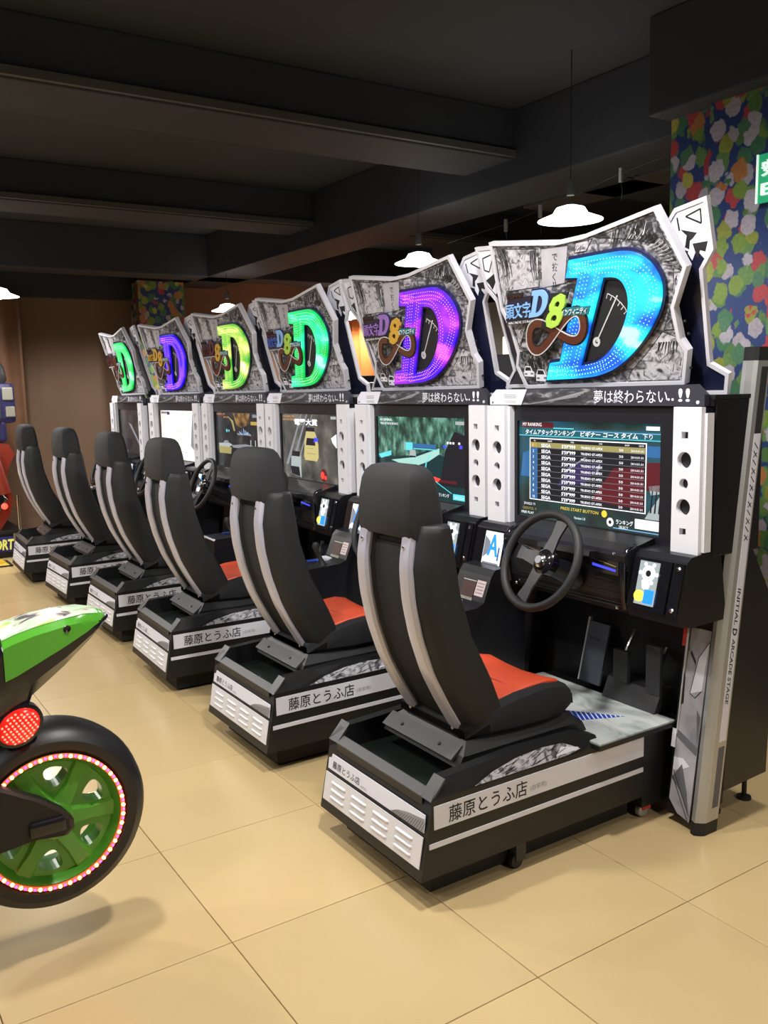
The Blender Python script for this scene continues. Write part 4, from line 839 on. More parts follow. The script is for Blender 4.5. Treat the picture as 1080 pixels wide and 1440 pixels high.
# ---- screens
def su(a): return -0.135+a*0.722
def sv(v): return 1.008+v*0.387
SC = FRONT(1.0025)
def screen(bg, fn):
    b = MB(); b.rect(-0.138, 1.005, 0.590, 1.398, -0.006, 0.0, SC, bg); L = [0.0]
    def R(a0, b0, a1, b1, m, w=0.0004): b.rect(su(a0), sv(b0), su(a1), sv(b1), 0, w, SC, m)
    def Q(pts, m, w=0.0004): b.quad([(su(p), sv(q)) for p, q in pts], 0, w, SC, m)
    def Tx(t, a, v, size, m, fit=None, w=0.0016, off=0.0, sh=0.0): b.text(t, size*0.387, SC, su(a), sv(v), m, w=w, fit=fit*0.722 if fit else None, off=off, shear=sh)
    def Ci(a, v, r, m, w=0.0008): b.plate([circ(su(a), sv(v), r*0.387, 14)], 0, w, SC, m)
    fn(R, Q, Tx, Ci); return b
def s1(R, Q, Tx, Ci):
    R(0.0, 0.84, 1, 0.93, 'e_teal'); R(0.02, 0.93, 0.27, 0.985, 'e_darkred'); R(0.27, 0.925, 0.42, 0.935, 'e_cyan', 0.0008); R(0.0, 0.845, 1, 0.852, 'e_cyan', 0.0008); R(0.42, 0.905, 1, 0.912, 'e_lightblue', 0.0008)
    Tx('MY RANKING', 0.03, 0.945, 0.05, 'e_white', 0.15); R(0.90, 0.94, 0.98, 0.975, 'e_white', 0.0008)
    Tx('タイムアタックランキング', 0.05, 0.862, 0.06, 'e_white', 0.38, off=0.01, sh=0.15); Tx('ビギナー コース タイム', 0.47, 0.862, 0.055, 'e_white', 0.38, off=0.02, sh=0.15); Tx('下り', 0.88, 0.862, 0.055, 'e_white', 0.06)
    Q([(0.72, 0.40), (1, 0.40), (1, 0.66), (0.66, 0.62)], 'e_darkred'); Q([(0.01, 0.42), (0.09, 0.42), (0.09, 0.70), (0.03, 0.66)], 'e_blue'); R(0.9, 0.70, 1, 0.80, 'e_blue'); Q([(0.30, 0.40), (0.55, 0.66), (0.50, 0.30)], 'e_purple')
    R(0.085, 0.185, 0.905, 0.825, 'e_white', 0.0006); R(0.091, 0.195, 0.899, 0.815, 'e_black', 0.0009)
    Q([(0.55, 0.25), (0.89, 0.22), (0.89, 0.60), (0.70, 0.58)], 'e_darkred', 0.0011); Q([(0.30, 0.35), (0.50, 0.40), (0.62, 0.60), (0.40, 0.60)], 'e_purple', 0.00115)
    Q([(0.35, 0.50), (0.50, 0.66), (0.515, 0.66), (0.365, 0.50)], 'e_grey', 0.0012); Q([(0.60, 0.60), (0.575, 0.50), (0.59, 0.50), (0.61, 0.60)], 'e_grey', 0.0012)
    for c, t in ((0.12, 'No'), (0.23, 'NAME'), (0.40, 'TIME'), (0.60, 'CAR'), (0.77, 'SHOP'), (0.86, 'DATE')): Tx(t, c, 0.79, 0.022, 'e_white')
    for k in range(10):
        y0 = 0.735-k*0.059; m = 'e_gold' if k == 0 else 'e_lightblue'
        R(0.094, y0-0.006, 0.148, y0+0.046, m if k == 0 else 'e_blue', 0.0012); Tx(str(k+1), 0.112, y0+0.002, 0.040, 'e_white', w=0.002)
        if k == 0: R(0.15, y0-0.006, 0.897, y0+0.046, 'e_olive', 0.00105)
        Tx('SEGA', 0.18, y0, 0.048, 'e_white', 0.072, w=0.002, off=0.02); Tx("5'59\"999", 0.335, y0, 0.046, 'e_white', 0.10, w=0.002, off=0.02, sh=0.1); Tx('TRUENO GT-APEX', 0.475, y0+0.004, 0.032, 'e_white', 0.15, w=0.002, off=0.01); Tx('50', 0.735, y0+0.004, 0.032, 'e_white', 0.026, w=0.002); Tx('2014.01.01', 0.81, y0+0.004, 0.028, 'e_white', 0.078, w=0.002)
        R(0.094, y0-0.011, 0.897, y0-0.008, 'e_grey', 0.0016)
    Tx('PRESS START BUTTON', 0.33, 0.12, 0.042, 'e_yellow', 0.27, sh=0.15); Ci(0.64, 0.135, 0.034, 'e_yellow'); Tx('2014.02.21  F1', 0.04, 0.125, 0.035, 'e_white', 0.09); Tx('CREDIT(S)  0', 0.03, 0.075, 0.035, 'e_gold', 0.11); Tx('FREE PLAY', 0.02, 0.03, 0.035, 'e_white', 0.10)
    Tx('Version 1.0', 0.43, 0.045, 0.035, 'e_white', 0.08); Ci(0.68, 0.065, 0.042, 'e_white'); Ci(0.68, 0.065, 0.018, 'e_black', 0.0014); Tx('ランキング', 0.72, 0.06, 0.05, 'e_white', 0.11, off=0.01); Tx('SELECT', 0.74, 0.02, 0.035, 'e_white', 0.06)
    R(0.84, 0.04, 0.99, 0.13, 'e_white'); R(0.70, 0.012, 0.99, 0.02, 'e_lightblue'); Q([(0.90, 0.14), (0.99, 0.14), (0.99, 0.36), (0.965, 0.30), (0.93, 0.22)], 'e_palegrey'); Q([(0.935, 0.36), (0.99, 0.38), (0.99, 0.46), (0.92, 0.44)], 'e_palegrey')
    for a in (0.93, 0.955, 0.98): Q([(a, 0.20), (a+0.012, 0.40), (a+0.018, 0.40), (a+0.010, 0.20)], 'e_black', 0.0009)
def s2(R, Q, Tx, Ci):
    Q([(0, 0), (1, 0), (1, 0.45), (0.60, 0.60), (0.42, 0.52), (0.0, 0.46)], 'e_darkteal'); Q([(0.16, 0.44), (0.45, 0.50), (0.72, 0.63), (0.72, 0.56), (0.60, 0.46), (0.40, 0.36)], 'e_road', 0.0006); Q([(0.0, 0.50), (0.16, 0.56), (0.16, 0.50), (0.03, 0.45)], 'e_cyan', 0.0006)
    R(0.34, 0.58, 0.42, 0.68, 'e_cyan', 0.0008); R(0.43, 0.62, 0.68, 0.67, 'e_blue', 0.0008); R(0.43, 0.60, 0.70, 0.612, 'e_cyan', 0.0010); Q([(0.38, 0.50), (0.46, 0.50), (0.45, 0.59), (0.39, 0.59)], 'e_palegrey', 0.001); R(0.385, 0.495, 0.455, 0.515, 'e_black', 0.0012)
    pts = [(0.62, 0.54), (0.57, 0.46), (0.56, 0.38), (0.60, 0.28), (0.70, 0.20), (0.84, 0.10)]
    for p, q in zip(pts, pts[1:]): Q([(p[0], p[1]), (q[0], q[1]), (q[0]+0.012, q[1]), (p[0]+0.012, p[1])], 'e_cyan', 0.0010)
    Q([(0.72, 0.18), (0.98, 0.18), (0.98, 0.80), (0.88, 0.84), (0.78, 0.60)], 'e_black', 0.0008); Q([(0.62, 0.24), (0.70, 0.22), (0.73, 0.26), (0.66, 0.28)], 'e_red', 0.0012); R(0.70, 0.22, 0.90, 0.25, 'e_darkred', 0.0010)
    for a in (0.80, 0.83, 0.86, 0.92): R(a, 0.69, a+0.018, 0.715, 'e_white', 0.0012)
    R(0.76, 0.64, 0.79, 0.67, 'e_bluestrip', 0.0012); R(0.93, 0.64, 0.96, 0.68, 'e_bluestrip', 0.0012)
    R(0.86, 0.03, 1.0, 0.10, 'e_cyan', 0.0010); Tx('コンティニュー', 0.875, 0.045, 0.045, 'e_white', 0.10); Tx('ランキング', 0.71, 0.05, 0.05, 'e_white', 0.11); Ci(0.68, 0.07, 0.03, 'e_white'); Ci(0.68, 0.07, 0.015, 'e_black', 0.0014)
    Tx('IN GENERAL', 0.03, 0.945, 0.04, 'e_white', 0.15); Tx('TIME ATTACK BONUS', 0.03, 0.895, 0.04, 'e_white', 0.22); R(0.89, 0.92, 0.98, 0.96, 'e_palegrey')
def s3(R, Q, Tx, Ci):
    for a, wd, m in ((0.0, 0.05, 'e_olive'), (0.10, 0.05, 'e_palegrey'), (0.20, 0.03, 'e_palegrey')): Q([(0.05+a, 0.20), (0.05+a+wd, 0.20), (0.36+a+wd*0.4, 1.0), (0.36+a, 1.0)], 'e_grey', 0.0004)
    Q([(0.56, 0.28), (0.82, 0.28), (0.86, 0.40), (0.84, 0.62), (0.78, 0.76), (0.60, 0.76), (0.56, 0.60), (0.54, 0.40)], 'e_cream', 0.0008) if False else None
    Q([(0.42, 0.30), (0.63, 0.30), (0.66, 0.36), (0.66, 0.55), (0.62, 0.70), (0.58, 0.78), (0.46, 0.78), (0.42, 0.60), (0.40, 0.36)], 'e_cream', 0.0008); Q([(0.44, 0.53), (0.61, 0.53), (0.60, 0.64), (0.46, 0.64)], 'e_black', 0.0010); Q([(0.44, 0.74), (0.60, 0.74), (0.60, 0.80), (0.45, 0.80)], 'e_black', 0.0010); R(0.45, 0.40, 0.61, 0.412, 'e_olive', 0.0012); R(0.47, 0.48, 0.58, 0.488, 'e_olive', 0.0012)
    Q([(0.58, 0.58), (0.66, 0.60), (0.66, 0.64), (0.60, 0.66)], 'e_bluestrip', 0.0012)
    Q([(0.14, 0.06), (0.34, 0.02), (0.34, 0.36), (0.16, 0.38)], 'e_palegrey', 0.0008); Q([(0.15, 0.06), (0.32, 0.03), (0.30, 0.18), (0.14, 0.18)], 'e_black', 0.0010); Q([(0.16, 0.34), (0.32, 0.34), (0.32, 0.42), (0.18, 0.42)], 'e_black', 0.0010)
    Tx('電撃大賞', 0.24, 0.84, 0.10, 'e_white', 0.42, off=0.03); Tx('IN GENERAL TIME', 0.02, 0.945, 0.045, 'e_orangetext', 0.22); Tx('NEW FOR GENERAL', 0.02, 0.895, 0.045, 'e_orangetext', 0.26); R(0.88, 0.935, 0.97, 0.975, 'e_palegrey')
    Q([(0.88, 0.66), (0.99, 0.74), (0.99, 0.58), (0.94, 0.55), (0.90, 0.60)], 'e_white', 0.0008); Ci(0.96, 0.545, 0.02, 'e_white')
    Ci(0.74, 0.10, 0.10, 'e_darkred', 0.0006); Ci(0.72, 0.10, 0.055, 'e_red', 0.0010); Ci(0.77, 0.07, 0.03, 'e_red', 0.0012)
def s4(R, Q, Tx, Ci):
    Q([(0.42, 0.98), (0.80, 0.98), (0.78, 0.80), (0.62, 0.72), (0.50, 0.76)], 'e_sunsetcloud', 0.0006); Q([(0.30, 0.92), (0.42, 0.84), (0.46, 0.66), (0.43, 0.66), (0.38, 0.82)], 'e_olive', 0.0008)
    for k in range(7):
        a = 0.5+k*0.05; Q([(0.66, 0.60), (a, 0.72-abs(k-3)*0.03), (a+0.02, 0.68-abs(k-3)*0.03)], 'e_lightblue' if k % 2 else 'e_grey', 0.0008+0.0001*k)
    Q([(0.05, 0.42), (0.30, 0.44), (0.38, 0.41), (0.30, 0.36), (0.06, 0.37)], 'e_palegrey', 0.0008); Q([(0.05, 0.37), (0.36, 0.36), (0.34, 0.24), (0.06, 0.24)], 'e_olive', 0.0006); Q([(0.16, 0.43), (0.20, 0.48), (0.27, 0.48), (0.31, 0.43)], 'e_grey', 0.0010)
    Ci(0.26, 0.66, 0.030, 'e_cyan'); Ci(0.31, 0.66, 0.022, 'e_cyan'); Q([(0.36, 0.40), (0.70, 0.44), (0.98, 0.40), (0.98, 0.36), (0.40, 0.36)], 'e_grey', 0.0006)
    for a in (0.80, 0.90): R(a, 0.40, a+0.015, 0.52, 'e_palegrey', 0.0010)
    R(0.82, 0.78, 0.98, 0.84, 'e_gold', 0.0008); R(0.86, 0.91, 0.96, 0.96, 'e_grey'); R(0.03, 0.92, 0.20, 0.94, 'e_darkred'); Tx('IN GENERAL TIME', 0.03, 0.945, 0.04, 'e_orangetext', 0.2); Tx('BONUS', 0.2, 0.89, 0.04, 'e_orangetext', 0.12); Q([(0.14, 0.0), (0.98, 0.0), (0.98, 0.30), (0.30, 0.34)], 'e_black', 0.0005)
def s5(R, Q, Tx, Ci):
    R(0.02, 0.93, 0.28, 0.98, 'e_grey'); R(0.20, 0.91, 0.28, 0.97, 'e_purple', 0.0008); Tx('IN GENERAL', 0.03, 0.94, 0.04, 'e_darkred', 0.14); Ci(0.92, 0.95, 0.028, 'e_white'); R(0.45, 0.155, 0.75, 0.165, 'e_grey', 0.0006)
    Q([(0.85, 0.30), (1, 0.16), (1, 1), (0.94, 1), (0.90, 0.7)], 'e_grey', 0.0004)
def s6(R, Q, Tx, Ci):
    Q([(0.40, 0.70), (0.52, 0.66), (0.95, 0.16), (0.90, 0.14)], 'e_grey', 0.0006); Q([(0.05, 0.06), (0.4, 0.06), (0.6, 0.3), (0.1, 0.4)], 'e_black', 0.0006); R(0.05, 0.92, 0.35, 0.95, 'e_darkred')
SCR = [screen('e_ranking', s1), screen('e_forest', s2), screen('e_asphalt', s3), screen('e_night', s4), screen('e_fog', s5), screen('e_dim', s6)]
VAR['screen'] = SCR[0].build('screen', hous)

# ---- copies
def copy_tree(o, parent, mp):
    c = o.copy(); COL.objects.link(c); c.parent = parent; mp[o] = c
    for ch in o.children: copy_tree(ch, c, mp)
    return c
PLACE = [(0, 0, 0), (-1.1173, 0.0374, 0.0024), (-2.2396, 0.0495, -0.030), (-3.3437, 0.0744, 0.0003), (-4.4612, 0.0557, 0.0212), (-5.5456, 0.0349, -0.0452)]
LAB = ['nearest racing arcade machine with a glowing cyan letter sign and a ranking list on screen',
       'racing arcade machine with a purple letter sign and a forest road on its screen',
       'racing arcade machine with a teal-green letter sign and a yellow car on its screen',
       'racing arcade machine with a yellow-green letter sign and palms on a night screen',
       'racing arcade machine with a deep blue letter sign and a blank white screen',
       'farthest racing arcade machine, green letter sign and dark screen, beside the brown wall']
STY = [('glow_cyan', 'led_cyan'), ('glow_purple', 'led_pink'), ('glow_teal', 'led_green'), ('glow_lime', 'led_yellow'), ('glow_blue', 'led_pink'), ('glow_green', 'led_green')]
LOGO = [None, ('logo_violet', 'logo_violet', 'logo_gold'), ('logo_blue', 'logo_cyan', 'logo_lime'), ('logo_brown', 'logo_brown', 'logo_gold'), ('logo_gold', 'logo_gold', 'logo_gold'), ('logo_brown', 'logo_brown', 'logo_brown')]
MACH = [M0]; src = list(M0.children)
for i in range(1, 6):
    mp = {}; r = M0.copy(); COL.objects.link(r)
    for ch in src: copy_tree(ch, r, mp)
    for key, k in (('letter', 0), ('led', 1)):
        o = mp[VAR[key]]; o.data = o.data.copy(); o.data.materials[0] = MATS[STY[i][k]]
    t = SCR[i].build('screen'); mp[VAR['screen']].data = t.data; bpy.data.objects.remove(t)
    t = logo(*LOGO[i]).build('title_logo'); mp[VAR['logo']].data = t.data; bpy.data.objects.remove(t)
    MACH.append(r)
for r, (x, y, a), lb in zip(MACH, PLACE, LAB):
    r.location = (x+math.sin(a), 1+y-math.cos(a), 0) if a or y else (0, 0, 0); r.rotation_euler.z = a
    tag(r, lb, 'arcade machine', 'racing arcade machines standing in a row')
# ---- aluminium end column on the nearest machine
def sect(z, k=0): return [(x, y+LEAN*z, z) for x, y in ((0.753, 0.985), (0.772, 0.978), (0.788, 0.992), (0.796, 1.006), (0.796, 1.070), (0.753, 1.070))]
b = MB(); b.loft([sect(0.045), sect(1.60)], 'aluminium'); ec = b.build('end_column', M0)
b = MB(); b.loft([sect(0.0), sect(0.045)], 'rubber'); b.build('end_cap', ec); b = MB(); b.loft([sect(1.60), sect(1.645)], 'rubber'); b.build('end_cap', ec)
EF = Frame((0.796, 1.070, 0), (0, -LEAN, -1), (0, 1, 0))
sl = math.sqrt(1+LEAN*LEAN)
b = MB()
def strip_q(z0, z1, ya, yb, w0, w1, m):
    b.raw([(0.796+w, 1.0+LEAN*z+yy, z) for w in (w0, w1) for z, yy in ((z0, ya), (z1, ya), (z1, yb), (z0, yb))], [[0, 3, 2, 1], [4, 5, 6, 7], [0, 1, 5, 4], [1, 2, 6, 5], [2, 3, 7, 6], [3, 0, 4, 7]], m)
strip_q(0.32, 1.36, 0.028, 0.062, 0, 0.001, 'white_print'); strip_q(1.36, 1.58, 0.028, 0.062, 0, 0.001, 'dark_grey'); strip_q(0.09, 0.30, 0.030, 0.060, 0, 0.001, 'ink_grey')
b.build('label_strip', ec)
b = MB(); TF = Frame((0.7972, 1.034+LEAN*0.845, 0.845), (0, -LEAN, -1), (0, 1, -LEAN))
b.text('INITIAL', 0.024, TF, 0.0, 0, 'ink', w=0.0004, fit=0.125, off=0.012, shear=0.2); b.text('D', 0.034, TF, 0.136, -0.003, 'ink', w=0.0004, fit=0.024, off=0.03, shear=0.2); b.text('ARCADE STAGE', 0.024, TF, 0.172, 0, 'ink', w=0.0004, fit=0.225, off=0.012, shear=0.2)
TF2 = Frame((0.7972, 1.034+LEAN*1.34, 1.34), (0, -LEAN, -1), (0, 1, -LEAN))
for k in range(12):
    u = 0.01+k*0.028; b.line((u, 0.0), (u+0.018, 0.020), 0.003, 0, 0.0008, TF2, 'ink')
    if k % 2: b.line((u+0.02, 0.002), (u+0.004, 0.018), 0.0025, 0, 0.0008, TF2, 'ink')
b.build('lettering', ec)

# ================================================================== GREEN RIDE-ON BIKE (left foreground)
P('bike_green', (0.10, 0.42, 0.035), 0.18, coat=0.6)
P('wheel_green', (0.075, 0.30, 0.025), 0.30, coat=0.3)
P('bike_black', (0.012, 0.011, 0.015), 0.22, coat=0.3)
P('tyre', (0.013, 0.012, 0.013), 0.42)
P('arm_black', (0.006, 0.006, 0.006), 0.5)
P('lens_red', (0.45, 0.01, 0.01), 0.2, emit=(1.0, 0.02, 0.01), es=0.55)
P('lens_dot', (0.6, 0.1, 0.08), 0.3, emit=(1.0, 0.16, 0.10), es=2.6)
P('led_warm', (0.9, 0.5, 0.2), 0.3, emit=(1.0, 0.42, 0.10), es=9.0)
P('led_violet', (0.4, 0.2, 0.8), 0.3, emit=(0.35, 0.04, 1.0), es=3.5)
P('led_strip', (0.5, 0.1, 0.05), 0.4, emit=(1.0, 0.12, 0.03), es=0.7)
noise_mat('sticker_print', [(0.36, (0.08, 0.09, 0.12)), (0.41, (0.40, 0.30, 0.25)), (0.45, (0.50, 0.68, 0.46)), (0.57, (0.66, 0.74, 0.62)), (0.63, (0.40, 0.58, 0.08))], 16, 2, 0.25, (1, 0.7, 1), 0.8, coat=0.5)
BK = empty('ride_on_motorcycle', (0.11, -1.3, 0)); tag(BK, 'green and black ride-on racing motorcycle with a lit wheel rim in the left foreground', 'motorcycle')
def bk(b, name, parent=None, **k):    # world coordinates -> bike coordinates
    b.v = [(x-0.11, y+1.3, z) for x, y, z in b.v]; return b.build(name, parent or BK, **k)
WX, WY, WZ = 0.198, -0.963, 0.388
def wheel(cy, cz, lit):
    WF = Frame((WX, cy, cz), (0, 1, 0), (0, 0, 1)); mid = -0.088
    t = MB(); prof = [(0.188, mid+0.070), (0.200, mid+0.082), (0.224, mid+0.084), (0.246, mid+0.068), (0.260, mid+0.038), (0.265, mid), (0.260, mid-0.038), (0.246, mid-0.068), (0.224, mid-0.084), (0.200, mid-0.082), (0.188, mid-0.070)]
    rings = [[(r*math.cos(2*PI*k/64), r*math.sin(2*PI*k/64), h) for k in range(64)] for r, h in prof + prof[:1]]
    t.loft(rings, 'tyre', M=WF.M(), caps=False); ty = bk(t, 'tyre', smooth=40)
    holes = []
    for k in range(6):
        a0 = 2*PI*k/6+0.35; h = []
        for r, d in ((0.085, 0.10), (0.105, 0.26), (0.142, 0.32), (0.150, 0.10), (0.142, -0.22), (0.105, -0.16)): h.append((r*math.cos(a0+d), r*math.sin(a0+d)))
        holes.append(smooth_poly(h, 2))
    r = MB(); r.plate([circ(0, 0, 0.170, 64)]+holes, -0.085, -0.030, WF, 'wheel_green'); rim = bk(r, 'wheel_rim')
    r = MB(); rr = [(0.188, mid-0.07), (0.188, -0.012), (0.176, -0.006), (0.160, -0.030), (0.160, mid-0.06)]
    r.loft([[(q*math.cos(2*PI*k/64), q*math.sin(2*PI*k/64), h) for k in range(64)] for q, h in rr + rr[:1]], 'wheel_green', M=WF.M(), caps=False); bk(r, 'rim_ring', smooth=40)
    for k in range(6):
        a = 2*PI*k/6+0.35+PI/6+0.12; d = Vector((math.cos(a), math.sin(a))); n = Vector((-d.y, d.x))
        s = MB(); s.loft([[WF.p(*(d*rd+n*wd*e), w) for e, w in ((-1, -0.032), (-0.7, wt), (0.7, wt), (1, -0.032))] for rd, wd, wt in ((0.04, 0.030, -0.012), (0.10, 0.022, -0.016), (0.166, 0.030, -0.024))], 'wheel_green'); bk(s, 'spoke')
    h = MB(); h.lathe([(0.055, -0.085), (0.055, -0.015), (0.040, -0.005), (0.01, -0.004)], 'wheel_green', WF.M(), 24); bk(h, 'hub', smooth=40)
    if lit:
        s = MB(); s.loft([[(q*math.cos(2*PI*k/64), q*math.sin(2*PI*k/64), w) for k in range(64)] for q, w in ((0.179, -0.006), (0.190, -0.006), (0.190, -0.001), (0.179, -0.001), (0.179, -0.006))], 'led_strip', M=WF.M(), caps=False); bk(s, 'led_strip')
        s = MB(); s2 = MB(); n = 44
        for k in range(n):
            a = 2*PI*k/n; M = WF.M(0.1845*math.cos(a), 0.1845*math.sin(a), 0.0)
            s.lathe([(0.0056, 0), (0.0046, 0.004), (0.001, 0.006)], 'led_warm', M, 6)
            a += PI/n; M = WF.M(0.1855*math.cos(a), 0.1855*math.sin(a), 0.0); s2.lathe([(0.0038, 0), (0.003, 0.002), (0.0008, 0.003)], 'led_violet', M, 6)
        bk(s, 'led_bulbs', kind='stuff'); bk(s2, 'led_bulbs', kind='stuff')
wheel(WY, WZ, True); wheel(-2.25, WZ, True)
# swing arm
b = MB(); pf = [(-1.60, 0.64), (-1.30, 0.60), (-1.10, 0.538), (-1.00, 0.478), (-0.945, 0.432), (-0.922, 0.402), (-0.922, 0.378), (-0.940, 0.362), (-1.02, 0.372), (-1.12, 0.360), (-1.30, 0.42), (-1.60, 0.46)]
b.loft([[(x, y*k+(1-k)*(-1.15), z*k+(1-k)*0.45) for y, z in pf] for x, k in ((0.200, 1), (0.232, 1), (0.244, 0.94))], 'arm_black'); sa = bk(b, 'swing_arm', smooth=25)
b = MB(); b.box((0.236, -1.04, 0.385), (0.256, -0.945, 0.425), 'bike_black', bev=0.01); bk(b, 'axle_block')
# tail cowl
cx = 0.108
ZG = [(-1.12, 0.79), (-1.046, 0.808), (-0.785, 0.916), (-0.76, 0.92)]
TS = [(-1.060, 0.098, 0.915), (-1.03, 0.097, 0.925), (-0.98, 0.092, 0.936), (-0.90, 0.082, 0.946), (-0.84, 0.066, 0.948), (-0.80, 0.046, 0.940), (-0.780, 0.026, 0.930)]
b = MB()
b.loft([[(cx+sx*h*f, y, z) for sx, f, z in ((-1, 1, lerp(ZG, y)), (-1, 1.0, zt-0.024), (-1, 0.80, zt-0.002), (0, 0.0, zt+0.004), (1, 0.80, zt-0.002), (1, 1.0, zt-0.024), (1, 1, lerp(ZG, y)))] for y, h, zt in TS], 'bike_green'); tl = bk(b, 'tail_cowl', smooth=30)
b = MB()
b.loft([[(cx+sx*h*f, y, z+0.0015) for sx, f, z in ((-1, 0.84, zt-0.006), (-1, 0.79, zt-0.001), (0, 0.0, zt+0.0045), (1, 0.79, zt-0.001), (1, 0.84, zt-0.006))] for y, h, zt in TS[:-1]], 'sticker_print', closed=False); bk(b, 'top_print', tl, smooth=40)
b = MB(); q = Frame((cx+0.078, -0.895, 0.915), (0, 1, 0), (0, 0.1, 1)); b.lathe([(0.010, -0.004), (0.010, 0.006), (0.004, 0.004)], 'bike_black', q.M(), 14); bk(b, 'bolt', tl)
# black under-tail
b = MB(); US = [(-1.25, 0.094, 0.83, 0.60), (-1.12, 0.092, 0.800, 0.625), (-1.06, 0.090, 0.806, 0.652), (-1.012, 0.088, 0.822, 0.690), (-0.99, 0.087, 0.832, 0.742), (-0.90, 0.078, 0.868, 0.806), (-0.82, 0.056, 0.902, 0.868), (-0.785, 0.034, 0.918, 0.898), (-0.766, 0.014, 0.922, 0.910)]
b.loft([[(cx-h*0.6, y, zb), (cx-h, y, (zb+zt)/2), (cx-h*1.02, y, zt), (cx+h*1.02, y, zt), (cx+h, y, (zb+zt)/2), (cx+h*0.6, y, zb)] for y, h, zt, zb in US], 'bike_black'); bk(b, 'under_tail', smooth=30)
# tail light
LFm = Frame((0.196, -1.034, 0.676), (0, 0.86, 0.5), (0, -0.5, 0.86))
b = MB(); b.lathe([(0.050, -0.03), (0.050, 0.0), (0.044, 0.010), (0.026, 0.017), (0.004, 0.019)], 'lens_red', LFm.M(sx=1.1, sy=0.90), 24); ln = bk(b, 'tail_light', smooth=50)
b = MB()
for i in range(-4, 5):
    for j in range(-4, 5):
        r = math.hypot(i, j)
        if r < 4.4: b.lathe([(0.0036, 0), (0.0025, 0.002), (0.0006, 0.0028)], 'lens_dot', LFm.M(i*0.0112, j*0.0092, 0.019*math.sqrt(max(0, 1-(r/4.9)**2))), 5)
bk(b, 'light_dots', ln, kind='stuff')
b = MB(); b.lathe([(0.058, -0.04), (0.058, -0.004), (0.048, -0.002)], 'bike_black', LFm.M(sx=1.12, sy=0.93), 24); bk(b, 'light_housing', smooth=40)
# seat, tank, fairing, engine, forks, handlebar, plinth
b = MB(); b.loft([[(cx-h, y, zt-0.10), (cx-h, y, zt-0.02), (cx-h*0.7, y, zt), (cx+h*0.7, y, zt), (cx+h, y, zt-0.02), (cx+h, y, zt-0.10)] for y, h, zt in ((-1.05, 0.092, 0.905), (-1.09, 0.098, 0.875), (-1.20, 0.10, 0.845), (-1.38, 0.095, 0.84), (-1.50, 0.08, 0.87))], 'bike_black'); bk(b, 'seat', smooth=35)
b = MB(); b.loft([[(cx-h, y, zb), (cx-h*1.15, y, (zb+zt)/2), (cx-h*0.7, y, zt), (cx+h*0.7, y, zt), (cx+h*1.15, y, (zb+zt)/2), (cx+h, y, zb)] for y, h, zb, zt in ((-1.46, 0.07, 0.78, 0.87), (-1.56, 0.11, 0.74, 0.98), (-1.75, 0.13, 0.74, 1.03), (-1.92, 0.11, 0.78, 0.98))], 'bike_green'); bk(b, 'tank', smooth=45)
b = MB(); b.loft([[(cx-h, y, zb), (cx-h*1.1, y, (zb+zt)/2), (cx-h*0.6, y, zt), (cx+h*0.6, y, zt), (cx+h*1.1, y, (zb+zt)/2), (cx+h, y, zb)] for y, h, zb, zt in ((-1.70, 0.13, 0.36, 0.78), (-1.90, 0.14, 0.40, 0.98), (-2.10, 0.13, 0.66, 1.06), (-2.28, 0.10, 0.74, 1.02), (-2.40, 0.05, 0.80, 0.93))], 'bike_green'); bk(b, 'fairing', smooth=45)
b = MB(); b.box((cx-0.09, -1.75, 0.34), (cx+0.09, -1.15, 0.80), 'bike_black', bev=0.03); bk(b, 'engine_block')
for sx in (-1, 1):
    b = MB(); b.tube([(cx+sx*0.11, -2.02, 0.95), (cx+sx*0.11, -2.25, 0.39)], 0.022, 'chrome', 12); bk(b, 'fork', smooth=50)
    b = MB(); b.tube([(cx+sx*0.06, -1.98, 1.02), (cx+sx*0.20, -1.95, 1.03), (cx+sx*0.32, -1.88, 1.01)], 0.016, 'rubber', 10); bk(b, 'handlebar', smooth=50)
b = MB(); b.box((cx-0.25, -1.95, 0), (cx+0.25, -1.35, 0.08), 'black_plastic', bev=0.01); bk(b, 'plinth')
b = MB(); b.box((cx-0.06, -1.75, 0.08), (cx+0.06, -1.45, 0.36), 'black_plastic', bev=0.01); bk(b, 'post')

# ================================================================== RED MACHINE at the far left edge
P('cab_red', (0.26, 0.030, 0.015), 0.35, coat=0.3); P('cab_blue', (0.022, 0.020, 0.085), 0.4); P('sign_blue', (0.03, 0.025, 0.22), 0.4)
P('letter_yellow', (0.75, 0.75, 0.15), 0.4, emit=(0.8, 0.8, 0.2), es=0.25); P('yellow_plastic', (0.80, 0.50, 0.02), 0.4); P('lamp_red', (0.6, 0.02, 0.02), 0.3, emit=(1, 0.05, 0.03), es=3.0)
P('screen_warm', (0.5, 0.4, 0.2), 0.3, emit=(1.0, 0.72, 0.35), es=2.2); P('spot_cold', (0.8, 0.9, 1), 0.3, emit=(0.75, 0.92, 1.0), es=5.0); P('grey_blue', (0.045, 0.05, 0.07), 0.5)
RM = empty('red_arcade_machine', (-6.4, -0.3, 0)); tag(RM, 'red and blue arcade machine with a glowing screen at the left edge of the row', 'arcade machine')
RFm = Frame((0, 0, 0), (0, 1, 0), (0, 0, 1))    # local front faces +x
b = MB(); b.box((-0.8, -0.75, 0), (-0.02, 0.47, 0.235), 'black_plastic', bev=0.01); b.box((-0.8, -0.78, 0.235), (0.0, 0.56, 0.262), 'black_metal', bev=0.004); bs = b.build('base', RM)
b = MB(); b.rect(-0.55, 0.06, 0.465, 0.205, -0.02, -0.006, RFm, 'sign_blue'); b.build('sign_plate', bs)
b = MB(); b.text('SPORT', 0.135, RFm, 0.20, 0.085, 'letter_yellow', w=-0.004, ex=0.02, fit=0.255, off=0.02, shear=0.1); b.build('lettering', bs)
b = MB()
